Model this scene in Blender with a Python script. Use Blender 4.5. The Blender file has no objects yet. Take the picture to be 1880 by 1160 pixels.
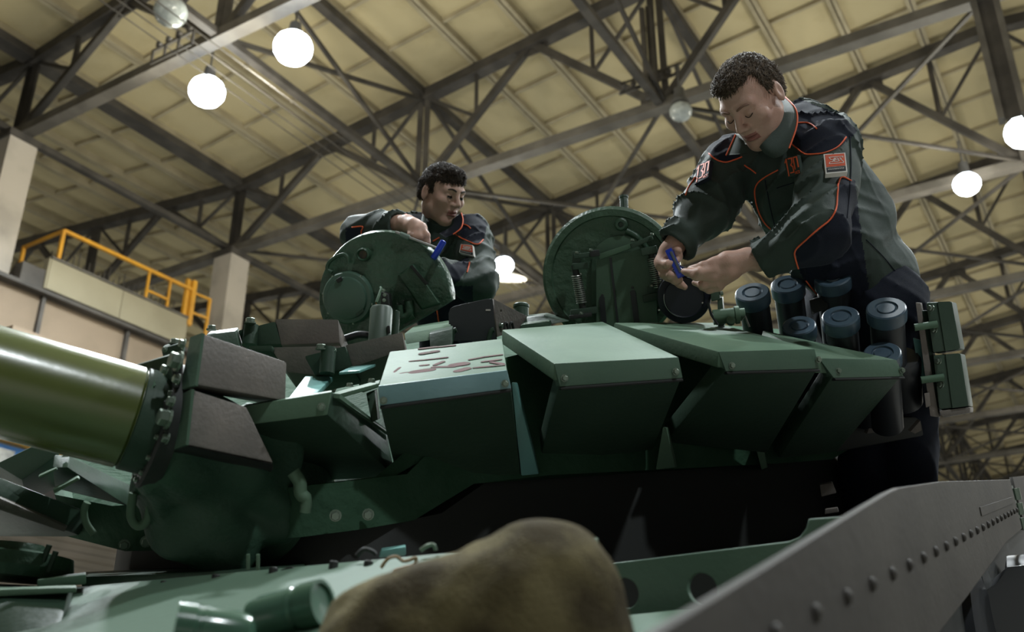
import bpy, bmesh, math, random
import numpy as np
from mathutils import Vector, Matrix, noise
from mathutils.bvhtree import BVHTree

random.seed(7)
S = bpy.context.scene
COL = S.collection

# ------------------------------------------------------------------ camera
CZ = 1.2                     # eye height
FPX = 1828.0                 # 35 mm lens on a 36 mm wide frame of 1880 px
PIT = math.radians(24.0)
CP, SP = math.cos(PIT), math.sin(PIT)
cd = bpy.data.cameras.new('camera')
cam = bpy.data.objects.new('camera', cd)
COL.objects.link(cam)
cam.location = (0, 0, CZ)
cam.rotation_euler = (math.pi / 2 + PIT, 0, 0)
cd.lens = 35.0
cd.sensor_width = 36.0
cd.clip_start = 0.05
cd.clip_end = 400
cd.dof.use_dof = True
cd.dof.focus_distance = 2.75
cd.dof.aperture_fstop = 3.6
S.camera = cam

# ------------------------------------------------------------------ world, exposure
wd = bpy.data.worlds.new('hall_ambient')
S.world = wd
wd.use_nodes = True
wd.node_tree.nodes['Background'].inputs[0].default_value = (1.0, 0.95, 0.84, 1)
wd.node_tree.nodes['Background'].inputs[1].default_value = 0.045
S.view_settings.view_transform = 'Standard'
S.view_settings.look = 'None'
S.view_settings.gamma = 1
S.view_settings.exposure = 0.0
LAMP_DOWN = 3300.0           # watts of each hall lamp's beam
LAMP_UP = 300.0              # light leaving the vented top of each lamp

# ------------------------------------------------------------------ helpers
def D(px, py, d):
    "world point seen at pixel (px, py), d metres along the lens axis"
    u, v = (px - 940) / FPX, (580 - py) / FPX
    return Vector((u * d, d * (CP - v * SP), CZ + d * (SP + v * CP)))

def proj(p):
    x, y, z = p[0], p[1], p[2] - CZ
    d = y * CP + z * SP
    v = -y * SP + z * CP
    return 940 + FPX * x / d, 580 - FPX * v / d, d

def Hz(px, py, z):
    "world point on the ray of a pixel at height z"
    p = D(px, py, 1.0) - Vector((0, 0, CZ))
    k = (z - CZ) / p.z
    return Vector((p.x * k, p.y * k, z))

OFF = {}
def wloc(o):
    return OFF.get(o.name, Vector((0, 0, 0))) if o else Vector((0, 0, 0))

def thing(name, label, cat, loc=(0, 0, 0), group=None):
    o = bpy.data.objects.new(name, None)
    COL.objects.link(o)
    o.empty_display_size = 0.1
    o.location = loc
    OFF[o.name] = Vector(loc)
    o['label'] = label
    o['category'] = cat
    if group:
        o['group'] = group
    return o

def tag(o, label, cat=None, group=None):
    o['label'] = label
    if cat:
        o['category'] = cat
    if group:
        o['group'] = group
    return o

def mobj(name, verts, faces, mat, parent=None, smooth=False, angle=None):
    "one mesh object from world coordinates"
    off = wloc(parent)
    me = bpy.data.meshes.new(name)
    me.from_pydata([tuple(Vector(v) - off) for v in verts], [], faces)
    return link(name, me, mat, parent, smooth, angle)

def link(name, me, mat, parent=None, smooth=False, angle=None):
    o = bpy.data.objects.new(name, me)
    COL.objects.link(o)
    if mat:
        mats = mat if isinstance(mat, (list, tuple)) else [mat]
        if len(me.materials) == 0:
            for m in mats:
                me.materials.append(m)
    if parent:
        o.parent = parent
        OFF[o.name] = wloc(parent)
    if smooth:
        me.polygons.foreach_set('use_smooth', [True] * len(me.polygons))
        if angle:
            try:
                me.set_sharp_from_angle(angle=math.radians(angle))
            except Exception:
                pass
    me.update()
    return o

def bmobj(name, bm, mat, parent=None, smooth=False, angle=None):
    off = wloc(parent)
    if off.length > 0:
        bmesh.ops.translate(bm, verts=bm.verts, vec=-off)
    bmesh.ops.recalc_face_normals(bm, faces=bm.faces)
    me = bpy.data.meshes.new(name)
    bm.to_mesh(me)
    bm.free()
    return link(name, me, mat, parent, smooth, angle)

def bar_vf(p, q, w, h, up=(0, 0, 1)):
    p, q = Vector(p), Vector(q)
    d = (q - p).normalized()
    up = Vector(up)
    s = d.cross(up)
    if s.length < 1e-4:
        s = d.cross(Vector((1, 0, 0)))
    s.normalize()
    n = s.cross(d).normalized()
    vs = []
    for c in (p, q):
        for a, b in ((-1, -1), (1, -1), (1, 1), (-1, 1)):
            vs.append(c + s * (a * w / 2) + n * (b * h / 2))
    fs = [(0, 3, 2, 1), (4, 5, 6, 7), (0, 1, 5, 4), (1, 2, 6, 5), (2, 3, 7, 6), (3, 0, 4, 7)]
    return vs, fs

def bar(name, p, q, w, h, mat, parent=None, up=(0, 0, 1)):
    v, f = bar_vf(p, q, w, h, up)
    return mobj(name, v, f, mat, parent)

class MB:
    "collects geometry for one mesh"
    def __init__(self):
        self.v, self.f = [], []
    def add(self, v, f):
        o = len(self.v)
        self.v += [Vector(x) for x in v]
        self.f += [tuple(i + o for i in g) for g in f]
        return self
    def bar(self, p, q, w, h, up=(0, 0, 1)):
        return self.add(*bar_vf(p, q, w, h, up))
    def build(self, name, mat, parent=None, smooth=False, angle=None):
        return mobj(name, self.v, self.f, mat, parent, smooth, angle)

def frame_of(axis):
    a = Vector(axis).normalized()
    t = Vector((0, 0, 1)) if abs(a.z) < 0.9 else Vector((1, 0, 0))
    s = a.cross(t).normalized()
    return s, s.cross(a).normalized(), a     # s, n, a

def lathe_vf(prof, origin, axis, seg=24, caps=True, a0=0.0):
    "prof: (radius, offset along axis)"
    s, n, a = frame_of(axis)
    o = Vector(origin)
    vs, fs = [], []
    for r, t in prof:
        for k in range(seg):
            an = a0 + 2 * math.pi * k / seg
            vs.append(o + a * t + (s * math.cos(an) + n * math.sin(an)) * r)
    for i in range(len(prof) - 1):
        for k in range(seg):
            k2 = (k + 1) % seg
            fs.append((i * seg + k, i * seg + k2, (i + 1) * seg + k2, (i + 1) * seg + k))
    if caps:
        fs.append(tuple(range(seg - 1, -1, -1)))
        m = (len(prof) - 1) * seg
        fs.append(tuple(range(m, m + seg)))
    return vs, fs

def lathe(name, prof, origin, axis, mat, parent=None, seg=24, smooth=True, angle=35, caps=True):
    v, f = lathe_vf(prof, origin, axis, seg, caps)
    bm = bmesh.new()
    vv = [bm.verts.new(x) for x in v]
    for g in f:
        bm.faces.new([vv[i] for i in g])
    return bmobj(name, bm, mat, parent, smooth, angle)

def tube_vf(pts, rad, seg=8):
    pts = [Vector(p) for p in pts]
    n = len(pts)
    rads = rad if isinstance(rad, (list, tuple)) else [rad] * n
    vs, fs = [], []
    s = None
    for i, p in enumerate(pts):
        d = (pts[min(i + 1, n - 1)] - pts[max(i - 1, 0)]).normalized()
        if s is None:
            s = frame_of(d)[0]
        s = (s - d * s.dot(d)).normalized()
        t = d.cross(s)
        for k in range(seg):
            a = 2 * math.pi * k / seg
            vs.append(p + (s * math.cos(a) + t * math.sin(a)) * rads[i])
    for i in range(n - 1):
        for k in range(seg):
            k2 = (k + 1) % seg
            fs.append((i * seg + k, i * seg + k2, (i + 1) * seg + k2, (i + 1) * seg + k))
    fs.append(tuple(range(seg - 1, -1, -1)))
    fs.append(tuple(range((n - 1) * seg, n * seg)))
    return vs, fs

def tube(name, pts, rad, mat, parent=None, seg=8):
    v, f = tube_vf(pts, rad, seg)
    return mobj(name, v, f, mat, parent, True, 50)

def smooth_path(pts, n=6):
    pts = [Vector(p) for p in pts]
    out = []
    m = len(pts)
    for i in range(m - 1):
        p0, p1, p2, p3 = pts[max(i - 1, 0)], pts[i], pts[i + 1], pts[min(i + 2, m - 1)]
        for k in range(n):
            t = k / n
            out.append(0.5 * ((2 * p1) + (p2 - p0) * t + (2 * p0 - 5 * p1 + 4 * p2 - p3) * t * t
                              + (3 * p1 - p0 - 3 * p2 + p3) * t ** 3))
    out.append(pts[-1])
    return out

def solid(name, pts, faces, mat, parent=None, bevel=0.0, seg=2):
    "closed polyhedron from world points, edges rounded"
    bm = bmesh.new()
    vv = [bm.verts.new(Vector(p)) for p in pts]
    for f in faces:
        bm.faces.new([vv[i] for i in f])
    bmesh.ops.recalc_face_normals(bm, faces=bm.faces)
    if bevel > 0:
        bmesh.ops.bevel(bm, geom=list(bm.edges), offset=bevel, segments=seg, affect='EDGES', profile=0.6)
    return bmobj(name, bm, mat, parent, bevel > 0, 30)

HEXF = [(0, 1, 2, 3), (7, 6, 5, 4), (0, 4, 5, 1), (1, 5, 6, 2), (2, 6, 7, 3), (3, 7, 4, 0)]
def hexa(name, near, far, mat, parent=None, bevel=0.004):
    "near, far: four world points each, same order"
    return solid(name, list(near) + list(far), HEXF, mat, parent, bevel)

def prism(name, poly, depth, mat, parent=None, bevel=0.0):
    "poly: world points of a planar outline; depth: world vector"
    n = len(poly)
    pts = [Vector(p) for p in poly] + [Vector(p) + Vector(depth) for p in poly]
    fs = [tuple(range(n)), tuple(range(2 * n - 1, n - 1, -1))]
    for i in range(n):
        j = (i + 1) % n
        fs.append((i, j, n + j, n + i))
    return solid(name, pts, fs, mat, parent, bevel)

# ------------------------------------------------------------------ materials
def mat(name, col, rough=0.6, metal=0.0, col2=None, scale=6.0, bump=0.0, bscale=60.0, spec=0.5,
        emit=None, estr=0.0, thr=(0.4, 0.62), coat=0.0, detail=5.0, sheen=0.0):
    m = bpy.data.materials.new(name)
    m.use_nodes = True
    nt = m.node_tree
    b = nt.nodes['Principled BSDF']
    b.inputs['Base Color'].default_value = (*col, 1)
    b.inputs['Roughness'].default_value = rough
    b.inputs['Metallic'].default_value = metal
    b.inputs['Specular IOR Level'].default_value = spec
    b.inputs['Coat Weight'].default_value = coat
    b.inputs['Sheen Weight'].default_value = sheen
    if emit:
        b.inputs['Emission Color'].default_value = (*emit, 1)
        b.inputs['Emission Strength'].default_value = estr
    tc = nt.nodes.new('ShaderNodeTexCoord')
    if col2:
        nz = nt.nodes.new('ShaderNodeTexNoise')
        nz.inputs['Scale'].default_value = scale
        nz.inputs['Detail'].default_value = detail
        rp = nt.nodes.new('ShaderNodeValToRGB')
        rp.color_ramp.elements[0].position = thr[0]
        rp.color_ramp.elements[1].position = thr[1]
        rp.color_ramp.elements[0].color = (*col, 1)
        rp.color_ramp.elements[1].color = (*col2, 1)
        nt.links.new(tc.outputs['Object'], nz.inputs['Vector'])
        nt.links.new(nz.outputs['Fac'], rp.inputs['Fac'])
        nt.links.new(rp.outputs['Color'], b.inputs['Base Color'])
    if bump > 0:
        n2 = nt.nodes.new('ShaderNodeTexNoise')
        n2.inputs['Scale'].default_value = bscale
        n2.inputs['Detail'].default_value = 4
        bp = nt.nodes.new('ShaderNodeBump')
        bp.inputs['Strength'].default_value = bump
        bp.inputs['Distance'].default_value = 0.01
        nt.links.new(tc.outputs['Object'], n2.inputs['Vector'])
        nt.links.new(n2.outputs['Fac'], bp.inputs['Height'])
        nt.links.new(bp.outputs['Normal'], b.inputs['Normal'])
    return m

M = {}
M['slab'] = mat('roof_slab_concrete', (0.50, 0.43, 0.26), 0.9, 0, (0.38, 0.31, 0.17), 0.9, thr=(0.50, 0.78), detail=6)
M['rib'] = mat('roof_rib_concrete', (0.40, 0.35, 0.24), 0.9, 0, (0.31, 0.27, 0.18), 1.2)
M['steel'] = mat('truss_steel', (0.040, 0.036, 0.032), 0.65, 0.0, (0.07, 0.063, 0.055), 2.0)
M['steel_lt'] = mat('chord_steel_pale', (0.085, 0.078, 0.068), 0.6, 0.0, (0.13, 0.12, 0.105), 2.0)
M['concrete'] = mat('column_concrete', (0.46, 0.42, 0.37), 0.9, 0, (0.28, 0.26, 0.23), 1.1, 0.2, 30, thr=(0.45, 0.8))
M['beige'] = mat('beige_panel_paint', (0.33, 0.30, 0.21), 0.75, 0, (0.26, 0.235, 0.16), 0.8, thr=(0.45, 0.75))
M['tan'] = mat('tan_girder_paint', (0.235, 0.18, 0.125), 0.75, 0, (0.18, 0.138, 0.095), 0.7)
M['yellow'] = mat('yellow_rail_paint', (0.72, 0.36, 0.03), 0.5, 0, (0.60, 0.29, 0.03), 3.0)
M['floor'] = mat('hall_floor_concrete', (0.26, 0.25, 0.22), 0.8, 0, (0.20, 0.19, 0.17), 0.4)
M['siding'] = mat('pale_metal_siding', (0.50, 0.46, 0.42), 0.6, 0, (0.42, 0.39, 0.35), 0.6)
M['blue'] = mat('blue_paint', (0.05, 0.20, 0.55), 0.5)
M['glow'] = mat('lamp_glow', (1, 1, 1), 0.5, emit=(0.80, 0.90, 1.0), estr=14.0)
M['lampcase'] = mat('lamp_housing', (0.10, 0.10, 0.10), 0.5, 0.3)
M['reflector'] = mat('lamp_reflector_white', (0.75, 0.74, 0.68), 0.4)
M['glass_off'] = mat('unlit_lamp_glass', (0.42, 0.46, 0.46), 0.15, 0.0, (0.30, 0.33, 0.33), 8)

# ================================================================== THE HALL
AZ = math.radians(31.5)
AV = Vector((math.sin(AZ), math.cos(AZ), 0))        # along the slabs
TV = Vector((math.cos(AZ), -math.sin(AZ), 0))       # along the trusses
A0, T0 = 15.71, -18.09                              # the second column
BAY = 6.13
ZB = CZ + 12.0                                      # lower chord
def hall(t, a, z):
    return TV * (t + T0) + AV * (a + A0) + Vector((0, 0, z))
def roof_z(t):
    t = abs(t)
    if t > 18:
        t = 36 - t
    return CZ + 14.28 + 0.102 * t
def Tp(px, py, t):
    "ray of a pixel met with the upright plane t"
    d = D(px, py, 1.0) - Vector((0, 0, CZ))
    k = (t + T0) / d.dot(TV)
    return d * k + Vector((0, 0, CZ))

# floor
v, f = bar_vf(hall(10, -40, -0.1), hall(10, 75, -0.1), 110, 0.2)
fl = mobj('floor', v, f, M['floor'])
fl['kind'] = 'structure'

# ceiling: ribbed concrete roof slabs
W_, L_ = 1.5, BAY
def slab_mesh():
    mb = MB()
    def bx(x0, x1, y0, y1, z0, z1):
        mb.add([(x0, y0, z0), (x1, y0, z0), (x1, y1, z0), (x0, y1, z0), (x0, y0, z1), (x1, y0, z1), (x1, y1, z1), (x0, y1, z1)],
               [(0, 3, 2, 1), (4, 5, 6, 7), (0, 1, 5, 4), (1, 2, 6, 5), (2, 3, 7, 6), (3, 0, 4, 7)])
    bx(0.01, W_ - 0.01, 0, L_, 0.0, 0.08)
    n1 = len(mb.f)
    bx(0.012, 0.10, 0, L_, -0.20, 0.001)
    bx(W_ - 0.10, W_ - 0.012, 0, L_, -0.20, 0.001)
    for k in (1, 2, 3):
        y = L_ * k / 4
        bx(0.10, W_ - 0.10, y - 0.035, y + 0.035, -0.10, 0.001)
    me = bpy.data.meshes.new('roof_panel')
    me.from_pydata(mb.v, [], mb.f)
    me.materials.append(M['slab'])
    me.materials.append(M['rib'])
    for i, p in enumerate(me.polygons):
        p.material_index = 0 if i < n1 else 1
    return me
slab = slab_mesh()
ceil = bpy.data.objects.new('ceiling', None)
COL.objects.link(ceil)
ceil['kind'] = 'structure'
JS = list(range(-5, 12))
cand = []
for j in JS:
    for k in range(-20, 18):
        t0 = k * W_
        ta, tb = t0, t0 + W_
        za, zb = roof_z(ta), roof_z(tb)
        ex = (hall(tb, 0, zb) - hall(ta, 0, za)).normalized()
        ey = AV
        ez = ex.cross(ey).normalized()
        mt = Matrix((ex, ey, ez)).transposed().to_4x4()
        mt.translation = hall(ta, j * BAY, za)
        c = hall(t0 + W_ / 2, (j + 0.5) * BAY, za)
        best = 0
        for (aa, bb) in ((0, 0), (1, 0), (0, 1), (1, 1), (.5, .5)):
            q = hall(t0 + aa * W_, (j + bb) * BAY, za)
            x, y, d = proj(q)
            if d > 1 and -20 < x < 1900 and -20 < y < 1000:
                best = max(best, FPX / d)
        cand.append((best, mt))
cand.sort(key=lambda c: -c[0])
rest = MB()
for i, (b, mt) in enumerate(cand):
    if i < 300 and b > 0:
        o = bpy.data.objects.new('roof_panel', slab)
        COL.objects.link(o)
        o.parent = ceil
        o.matrix_local = mt
    else:
        rest.add([mt @ vv.co for vv in slab.vertices], [tuple(p.vertices) for p in slab.polygons])
o = rest.build('far_roof_panels', M['slab'], ceil)
o['kind'] = 'stuff'

# steel beams along the slabs at the truss nodes
def long_beam(t, z, w, h, label, m):
    o = bar('roof_beam', hall(t, JS[0] * BAY, z), hall(t, (JS[-1] + 1) * BAY, z), w, h, m, ceil)
    o['label'] = label
    return o
for t, nm in ((0, 'steel valley beam over the concrete column row'), (6, 'upper steel beam at the first truss post from the columns'),
              (12, 'upper steel beam at the second truss post from the columns'), (18, 'steel ridge beam along the top of the roof')):
    long_beam(t, roof_z(t) - 0.32, 0.22 if t else 0.4, 0.2, nm, M['steel'])
for t, nm in ((0, 'lower steel tie beam joining the column heads'), (6, 'lower steel tie beam at the first truss post from the columns'),
              (12, 'lower steel tie beam at the second truss post from the columns'), (18, 'lower steel tie beam under the ridge')):
    long_beam(t, ZB + 0.02, 0.16, 0.14, nm, M['steel'])

# roof trusses
def truss_parts(sgn, tmax):
    "list of (name, p, q, w, h, material) in hall coordinates (t, z)"
    L = []
    rz = lambda t: roof_z(t) - 0.36
    tm = tmax
    L.append(('top_chord', (0, rz(0)), (18, rz(18)), 0.30, 0.26, 'steel'))
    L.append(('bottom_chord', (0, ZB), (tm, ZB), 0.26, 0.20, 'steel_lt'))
    if tm > 18:
        L.append(('top_chord', (18, rz(18)), (tm, rz(tm)), 0.30, 0.26, 'steel'))
    n = int(tm / 3)
    for k in range(n):
        a, b = 3 * k, 3 * (k + 1)
        if k % 2 == 0:
            p, q = (a, ZB), (b, rz(b))
        else:
            p, q = (a, rz(a)), (b, ZB)
        L.append(('diagonal', p, q, 0.14, 0.16, 'steel'))
        mt_, mz = (a + b) / 2, (p[1] + q[1]) / 2
        L.append(('short_post', (mt_, mz), (mt_, rz(mt_)), 0.09, 0.09, 'steel'))
        if k % 2 == 0:
            L.append(('short_strut', (mt_, mz), (a, rz(a)), 0.07, 0.07, 'steel'))
        else:
            L.append(('short_strut', (mt_, mz), (b, rz(b)), 0.07, 0.07, 'steel'))
    for t in range(0, int(tm) + 1, 6):
        for dt in (-0.1, 0.1):
            L.append(('post', (t + dt, ZB), (t + dt, rz(t)), 0.09, 0.13, 'steel'))
        L.append(('gusset_plate', (t - 0.45, ZB + 0.12), (t + 0.45, ZB + 0.12), 0.03, 0.34, 'steel'))
        if t % 12 == 6 or True:
            L.append(('gusset_plate', (t + 3 - 0.4, rz(t + 3) - 0.16), (t + 3 + 0.4, rz(t + 3) - 0.16), 0.03, 0.3, 'steel'))
    return [(nm, (sgn * p[0], p[1]), (sgn * q[0], q[1]), w, h, mm) for nm, p, q, w, h, mm in L]

ORD = ['first', 'second', 'third', 'fourth', 'fifth', 'sixth', 'seventh', 'eighth', 'ninth', 'tenth', 'eleventh', 'twelfth', 'thirteenth', 'fourteenth']
def build_trusses(sgn, tmax, name_fmt, group, rng):
    proto = None
    for n, j in enumerate(rng):
        base = hall(0, j * BAY, 0)
        root = thing('roof_truss', name_fmt.format(ORD[n]), 'truss', base, group)
        if proto is None:
            proto = []
            for nm, p, q, w, h, mm in truss_parts(sgn, tmax):
                P = base + TV * p[0] + Vector((0, 0, p[1]))
                Q = base + TV * q[0] + Vector((0, 0, q[1]))
                o = bar(nm, P, Q, w, h, M[mm], root, up=(0, 0, 1) if nm != 'gusset_plate' else (0, 0, 1))
                proto.append(o)
        else:
            for o in proto:
                c = o.copy()
                COL.objects.link(c)
                c.parent = root
build_trusses(1, 24, 'dark steel roof truss over the tank hall, {} from the near end', 'trusses of the main roof span', range(-2, 12))
build_trusses(-1, 18, 'dark steel truss of the side roof behind the columns, {} from the near end', 'trusses of the side roof span', range(-2, 8))

# bracing between the trusses
for t, nm in ((6, 'first'), (12, 'second'), (18, 'ridge')):
    for n, j in enumerate(range(-1, 9)):
        root = ceil
        zt = roof_z(t) - 0.45
        bar('brace_bar', hall(t, j * BAY, ZB), hall(t, (j + 1) * BAY, zt), 0.08, 0.08, M['steel'], root)
        bar('brace_bar', hall(t + 0.09, j * BAY, zt), hall(t + 0.09, (j + 1) * BAY, ZB), 0.08, 0.08, M['steel'], root)
for n, j in enumerate((0, 1, 2, 3, 4, 5)):
    for k, (ta, tb) in enumerate(((0, 6), (6, 12), (12, 18))):
        root = ceil
        bar('brace_bar', hall(ta, j * BAY, ZB + 0.05), hall(tb, (j + 1) * BAY, ZB + 0.05), 0.07, 0.07, M['steel'], root)
        bar('brace_bar', hall(tb, j * BAY, ZB - 0.04), hall(ta, (j + 1) * BAY, ZB - 0.04), 0.07, 0.07, M['steel'], root)

# concrete columns under the truss ends
for n, j in enumerate((-1, 0, 1, 2, 3, 4)):
    lab = ['pale concrete column at the left edge beside the yellow railing', 'stained concrete column behind the end of the yellow railing',
           'concrete column behind the open domed hatch', 'concrete column hidden behind the far man, third bay', 'concrete column in the fourth bay', 'concrete column in the fifth bay'][n]
    root = thing('concrete_column', lab, 'column', hall(0, j * BAY, 0), 'concrete columns of the hall')
    bar('shaft', hall(0, j * BAY, 0), hall(0, j * BAY, ZB - 0.22), 0.62, 0.62, M['concrete'], root, up=AV)
    bar('column_head', hall(0, j * BAY, ZB - 0.25), hall(0, j * BAY, ZB - 0.1), 0.72, 0.72, M['steel'], root, up=AV)

# side wall, far wall
mb = MB()
nw = 60
prof = []
z = 0.0
while z < 12.6:
    prof += [(0.0, z), (0.0, z + 0.32), (0.16, z + 0.40), (0.16, z + 0.72)]
    z += 0.8
vs, fs = [], []
for a in (JS[0] * BAY, (JS[-1] + 1) * BAY):
    for (dt, zz) in prof:
        vs.append(hall(-31 + dt, a, zz))
m_ = len(prof)
for i in range(m_ - 1):
    fs.append((i, m_ + i, m_ + i + 1, i + 1))
o = mobj('wall_left', vs, fs, M['siding'])
o['kind'] = 'structure'
o = bar('wall_back', hall(-32, 74.2, 7.6), hall(40, 74.2, 7.6), 0.3, 15.2, M['tan'])
o['kind'] = 'structure'
# ------------------------------------------------------------------ crane walkway with yellow railing
def hb(name, t0, t1, a0, a1, z0, z1, m, parent=None, bevel=0.0):
    pts = [hall(t0, a0, z0), hall(t1, a0, z0), hall(t1, a1, z0), hall(t0, a1, z0),
           hall(t0, a0, z1), hall(t1, a0, z1), hall(t1, a1, z1), hall(t0, a1, z1)]
    return solid(name, pts, [(0, 1, 2, 3), (7, 6, 5, 4), (0, 4, 5, 1), (1, 5, 6, 2), (2, 6, 7, 3), (3, 7, 4, 0)], m, parent, bevel)

g = thing('crane_girder', 'long tan crane runway girder with upright stiffeners under the walkway', 'girder', hall(0, -3, 7.6))
for k, (a0, a1) in enumerate(((-12, -7.2), (-7.2, -5.15), (-5.15, -3.1), (-3.1, -1.05), (-1.05, 1.0), (1.0, 3.05), (3.05, 6.0))):
    hb('web_panel', 0.46, 0.50, a0 + 0.03, a1 - 0.03, 7.75, 9.72, M['tan'], g)
    hb('stiffener', 0.44, 0.60, a1 - 0.04, a1 + 0.04, 7.75, 9.72, M['steel'], g)
hb('top_flange', 0.33, 0.72, -12, 6, 9.72, 9.80, M['steel'], g)
hb('bottom_flange', 0.33, 0.72, -12, 6, 7.65, 7.75, M['steel'], g)
for a in (-5.0, -3.4):
    hb('bracket', 0.5, 1.0, a - 0.9, a, 8.55, 8.72, M['tan'], g)

wkw = thing('crane_walkway', 'beige crane walkway with a yellow railing between two columns', 'walkway', hall(0.4, -3.3, 9.9))
for a0, a1 in ((-5.12, -3.35), (-3.33, -1.52)):
    hb('fascia_panel', 0.46, 0.52, a0, a1, 9.93, 10.62, M['beige'], wkw)
hb('deck', 0.33, 0.46, -5.12, -1.52, 9.95, 10.0, M['steel'], wkw)
hb('fascia_edge', 0.44, 0.55, -5.14, -1.50, 10.60, 10.65, M['steel_lt'], wkw)
hb('end_panel', 0.33, 0.5, -5.16, -5.12, 9.93, 10.62, M['beige'], wkw)
hb('dark_box', 0.33, 0.6, -5.75, -5.25, 9.82, 10.25, M['steel'], wkw)
Y = M['yellow']
def rail(p, q, w=0.06):
    bar('rail', hall(*p), hall(*q), w, w, Y, wkw)
def rpost(t, a, z0, z1, w=0.07):
    bar('rail_post', hall(t, a, z0), hall(t, a, z1), w, w, Y, wkw, up=AV)
rail((0.5, -4.98, 11.32), (0.5, -1.50, 11.36), 0.075)
rail((-0.9, -4.98, 11.30), (0.5, -4.98, 11.32))
rpost(0.5, -4.98, 10.62, 11.34)
rpost(-0.85, -4.98, 10.62, 11.30)
rpost(0.5, -2.75, 10.63, 11.33, 0.05)
rpost(0.5, -2.15, 10.63, 11.33, 0.05)
rail((0.5, -2.75, 10.85), (0.5, -2.15, 10.85), 0.05)
rpost(0.45, -1.62, 10.45, 11.60, 0.09)
rpost(0.5, -1.48, 10.45, 11.60, 0.11)
rail((0.5, -1.48, 11.30), (0.5, -0.95, 11.33), 0.05)
rail((0.5, -1.48, 10.80), (0.5, -0.95, 10.83), 0.05)
rpost(0.5, -0.95, 10.2, 11.35, 0.06)
# mesh of thin upright rods behind the railing
for i in range(26):
    a = -4.9 + i * 0.13
    bar('mesh_rod', hall(0.1, a, 10.3), hall(0.1, a, 10.98 + 0.12 * ((i * 7) % 3)), 0.022, 0.022, M['steel'], wkw, up=AV)
for z in (10.6, 10.85):
    bar('mesh_rod', hall(0.1, -4.95, z), hall(0.1, -1.5, z), 0.022, 0.022, M['steel'], wkw)

cab = thing('crane_cab', 'blue crane cab with yellow beam low at the left edge', 'crane cab', hall(-1.2, -4.6, 6.2))
hb('cab_body', -1.8, -0.9, -5.6, -3.9, 6.3, 7.05, M['blue'], cab, 0.03)
hb('cab_beam', -1.0, -0.8, -7.0, -2.9, 7.12, 7.30, M['yellow'], cab)
hb('cab_window', -0.9, -0.88, -5.3, -4.2, 6.6, 6.95, M['glass_off'], cab)

# hanging post under the ridge
hp = thing('hanging_post', 'pale double steel post hanging below the truss at upper right', 'post', hall(18, 0, 10.9))
for dt in (-0.17, 0.17):
    bar('post_channel', hall(18 + dt, 0, 10.7), hall(18 + dt, 0, ZB), 0.10, 0.22, M['steel_lt'], hp, up=AV)
bar('post_web', hall(18, 0, 10.7), hall(18, 0, ZB), 0.3, 0.03, M['steel'], hp, up=AV)

# trolley wire bracket with insulators at the truss beside the unlit lamp
tb = thing('wire_bracket', 'black wire bracket with insulators on the beam by the unlit lamp', 'bracket', hall(6.1, -6.9, ZB))
P0 = Tp(277, 118, 5.6); P1 = Tp(352, 82, 7.3)
dv = P1 - P0
for k in range(4):
    p = P0 + dv * (k / 3.0)
    bar('bracket_post', p, p + Vector((0, 0, 0.30)), 0.035, 0.035, M['steel'], tb, up=AV)
for z in (0.02, 0.28):
    bar('bracket_rail', P0 + Vector((0, 0, z)), P1 + Vector((0, 0, z)), 0.035, 0.035, M['steel'], tb)
for k in range(4):
    p = P0 + dv * ((k + 0.5) / 4.0) + Vector((0, 0, 0.30))
    lathe('insulator', [(0.02, 0), (0.05, 0.03), (0.03, 0.06), (0.05, 0.09), (0.02, 0.13)], p, (0, 0, 1), M['steel'], tb, 8)
for k in range(4):
    p = P0 + dv * ((k + 0.5) / 4.0) + Vector((0, 0, 0.43))
    tag(tube('trolley_wire', [p - AV * 12, p, p + AV * 30], 0.012, M['steel'], None, 5),
        '%s thin black trolley wire strung over the bracket insulators, counted from the columns' % ORD[k], 'wire', 'trolley wires')

tb2 = thing('wire_bracket', 'black wire bracket with insulators on the twin post left of the near man', 'bracket', hall(12, 0.3, ZB))
P0 = Tp(1138, 172, 11.6); P1 = Tp(1252, 132, 12.4)
dv = P1 - P0
bar('bracket_rail', P0, P1, 0.06, 0.06, M['steel'], tb2)
bar('bracket_rail', P0 + Vector((0, 0, 0.22)), P1 + Vector((0, 0, 0.22)), 0.035, 0.035, M['steel'], tb2)
for k in range(7):
    p = P0 + dv * ((k + 0.5) / 7.0)
    lathe('insulator', [(0.02, 0), (0.06, 0.04), (0.035, 0.08), (0.06, 0.12), (0.02, 0.25)], p, (0, 0, 1), M['steel'], tb2, 8)
for k in (0.42, 0.52):
    p = P0 + dv * k
    bar('bracket_post', p + Vector((0, 0, -0.35)), p + Vector((0, 0, 1.9)), 0.09, 0.09, M['steel'], tb2, up=AV)

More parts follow.
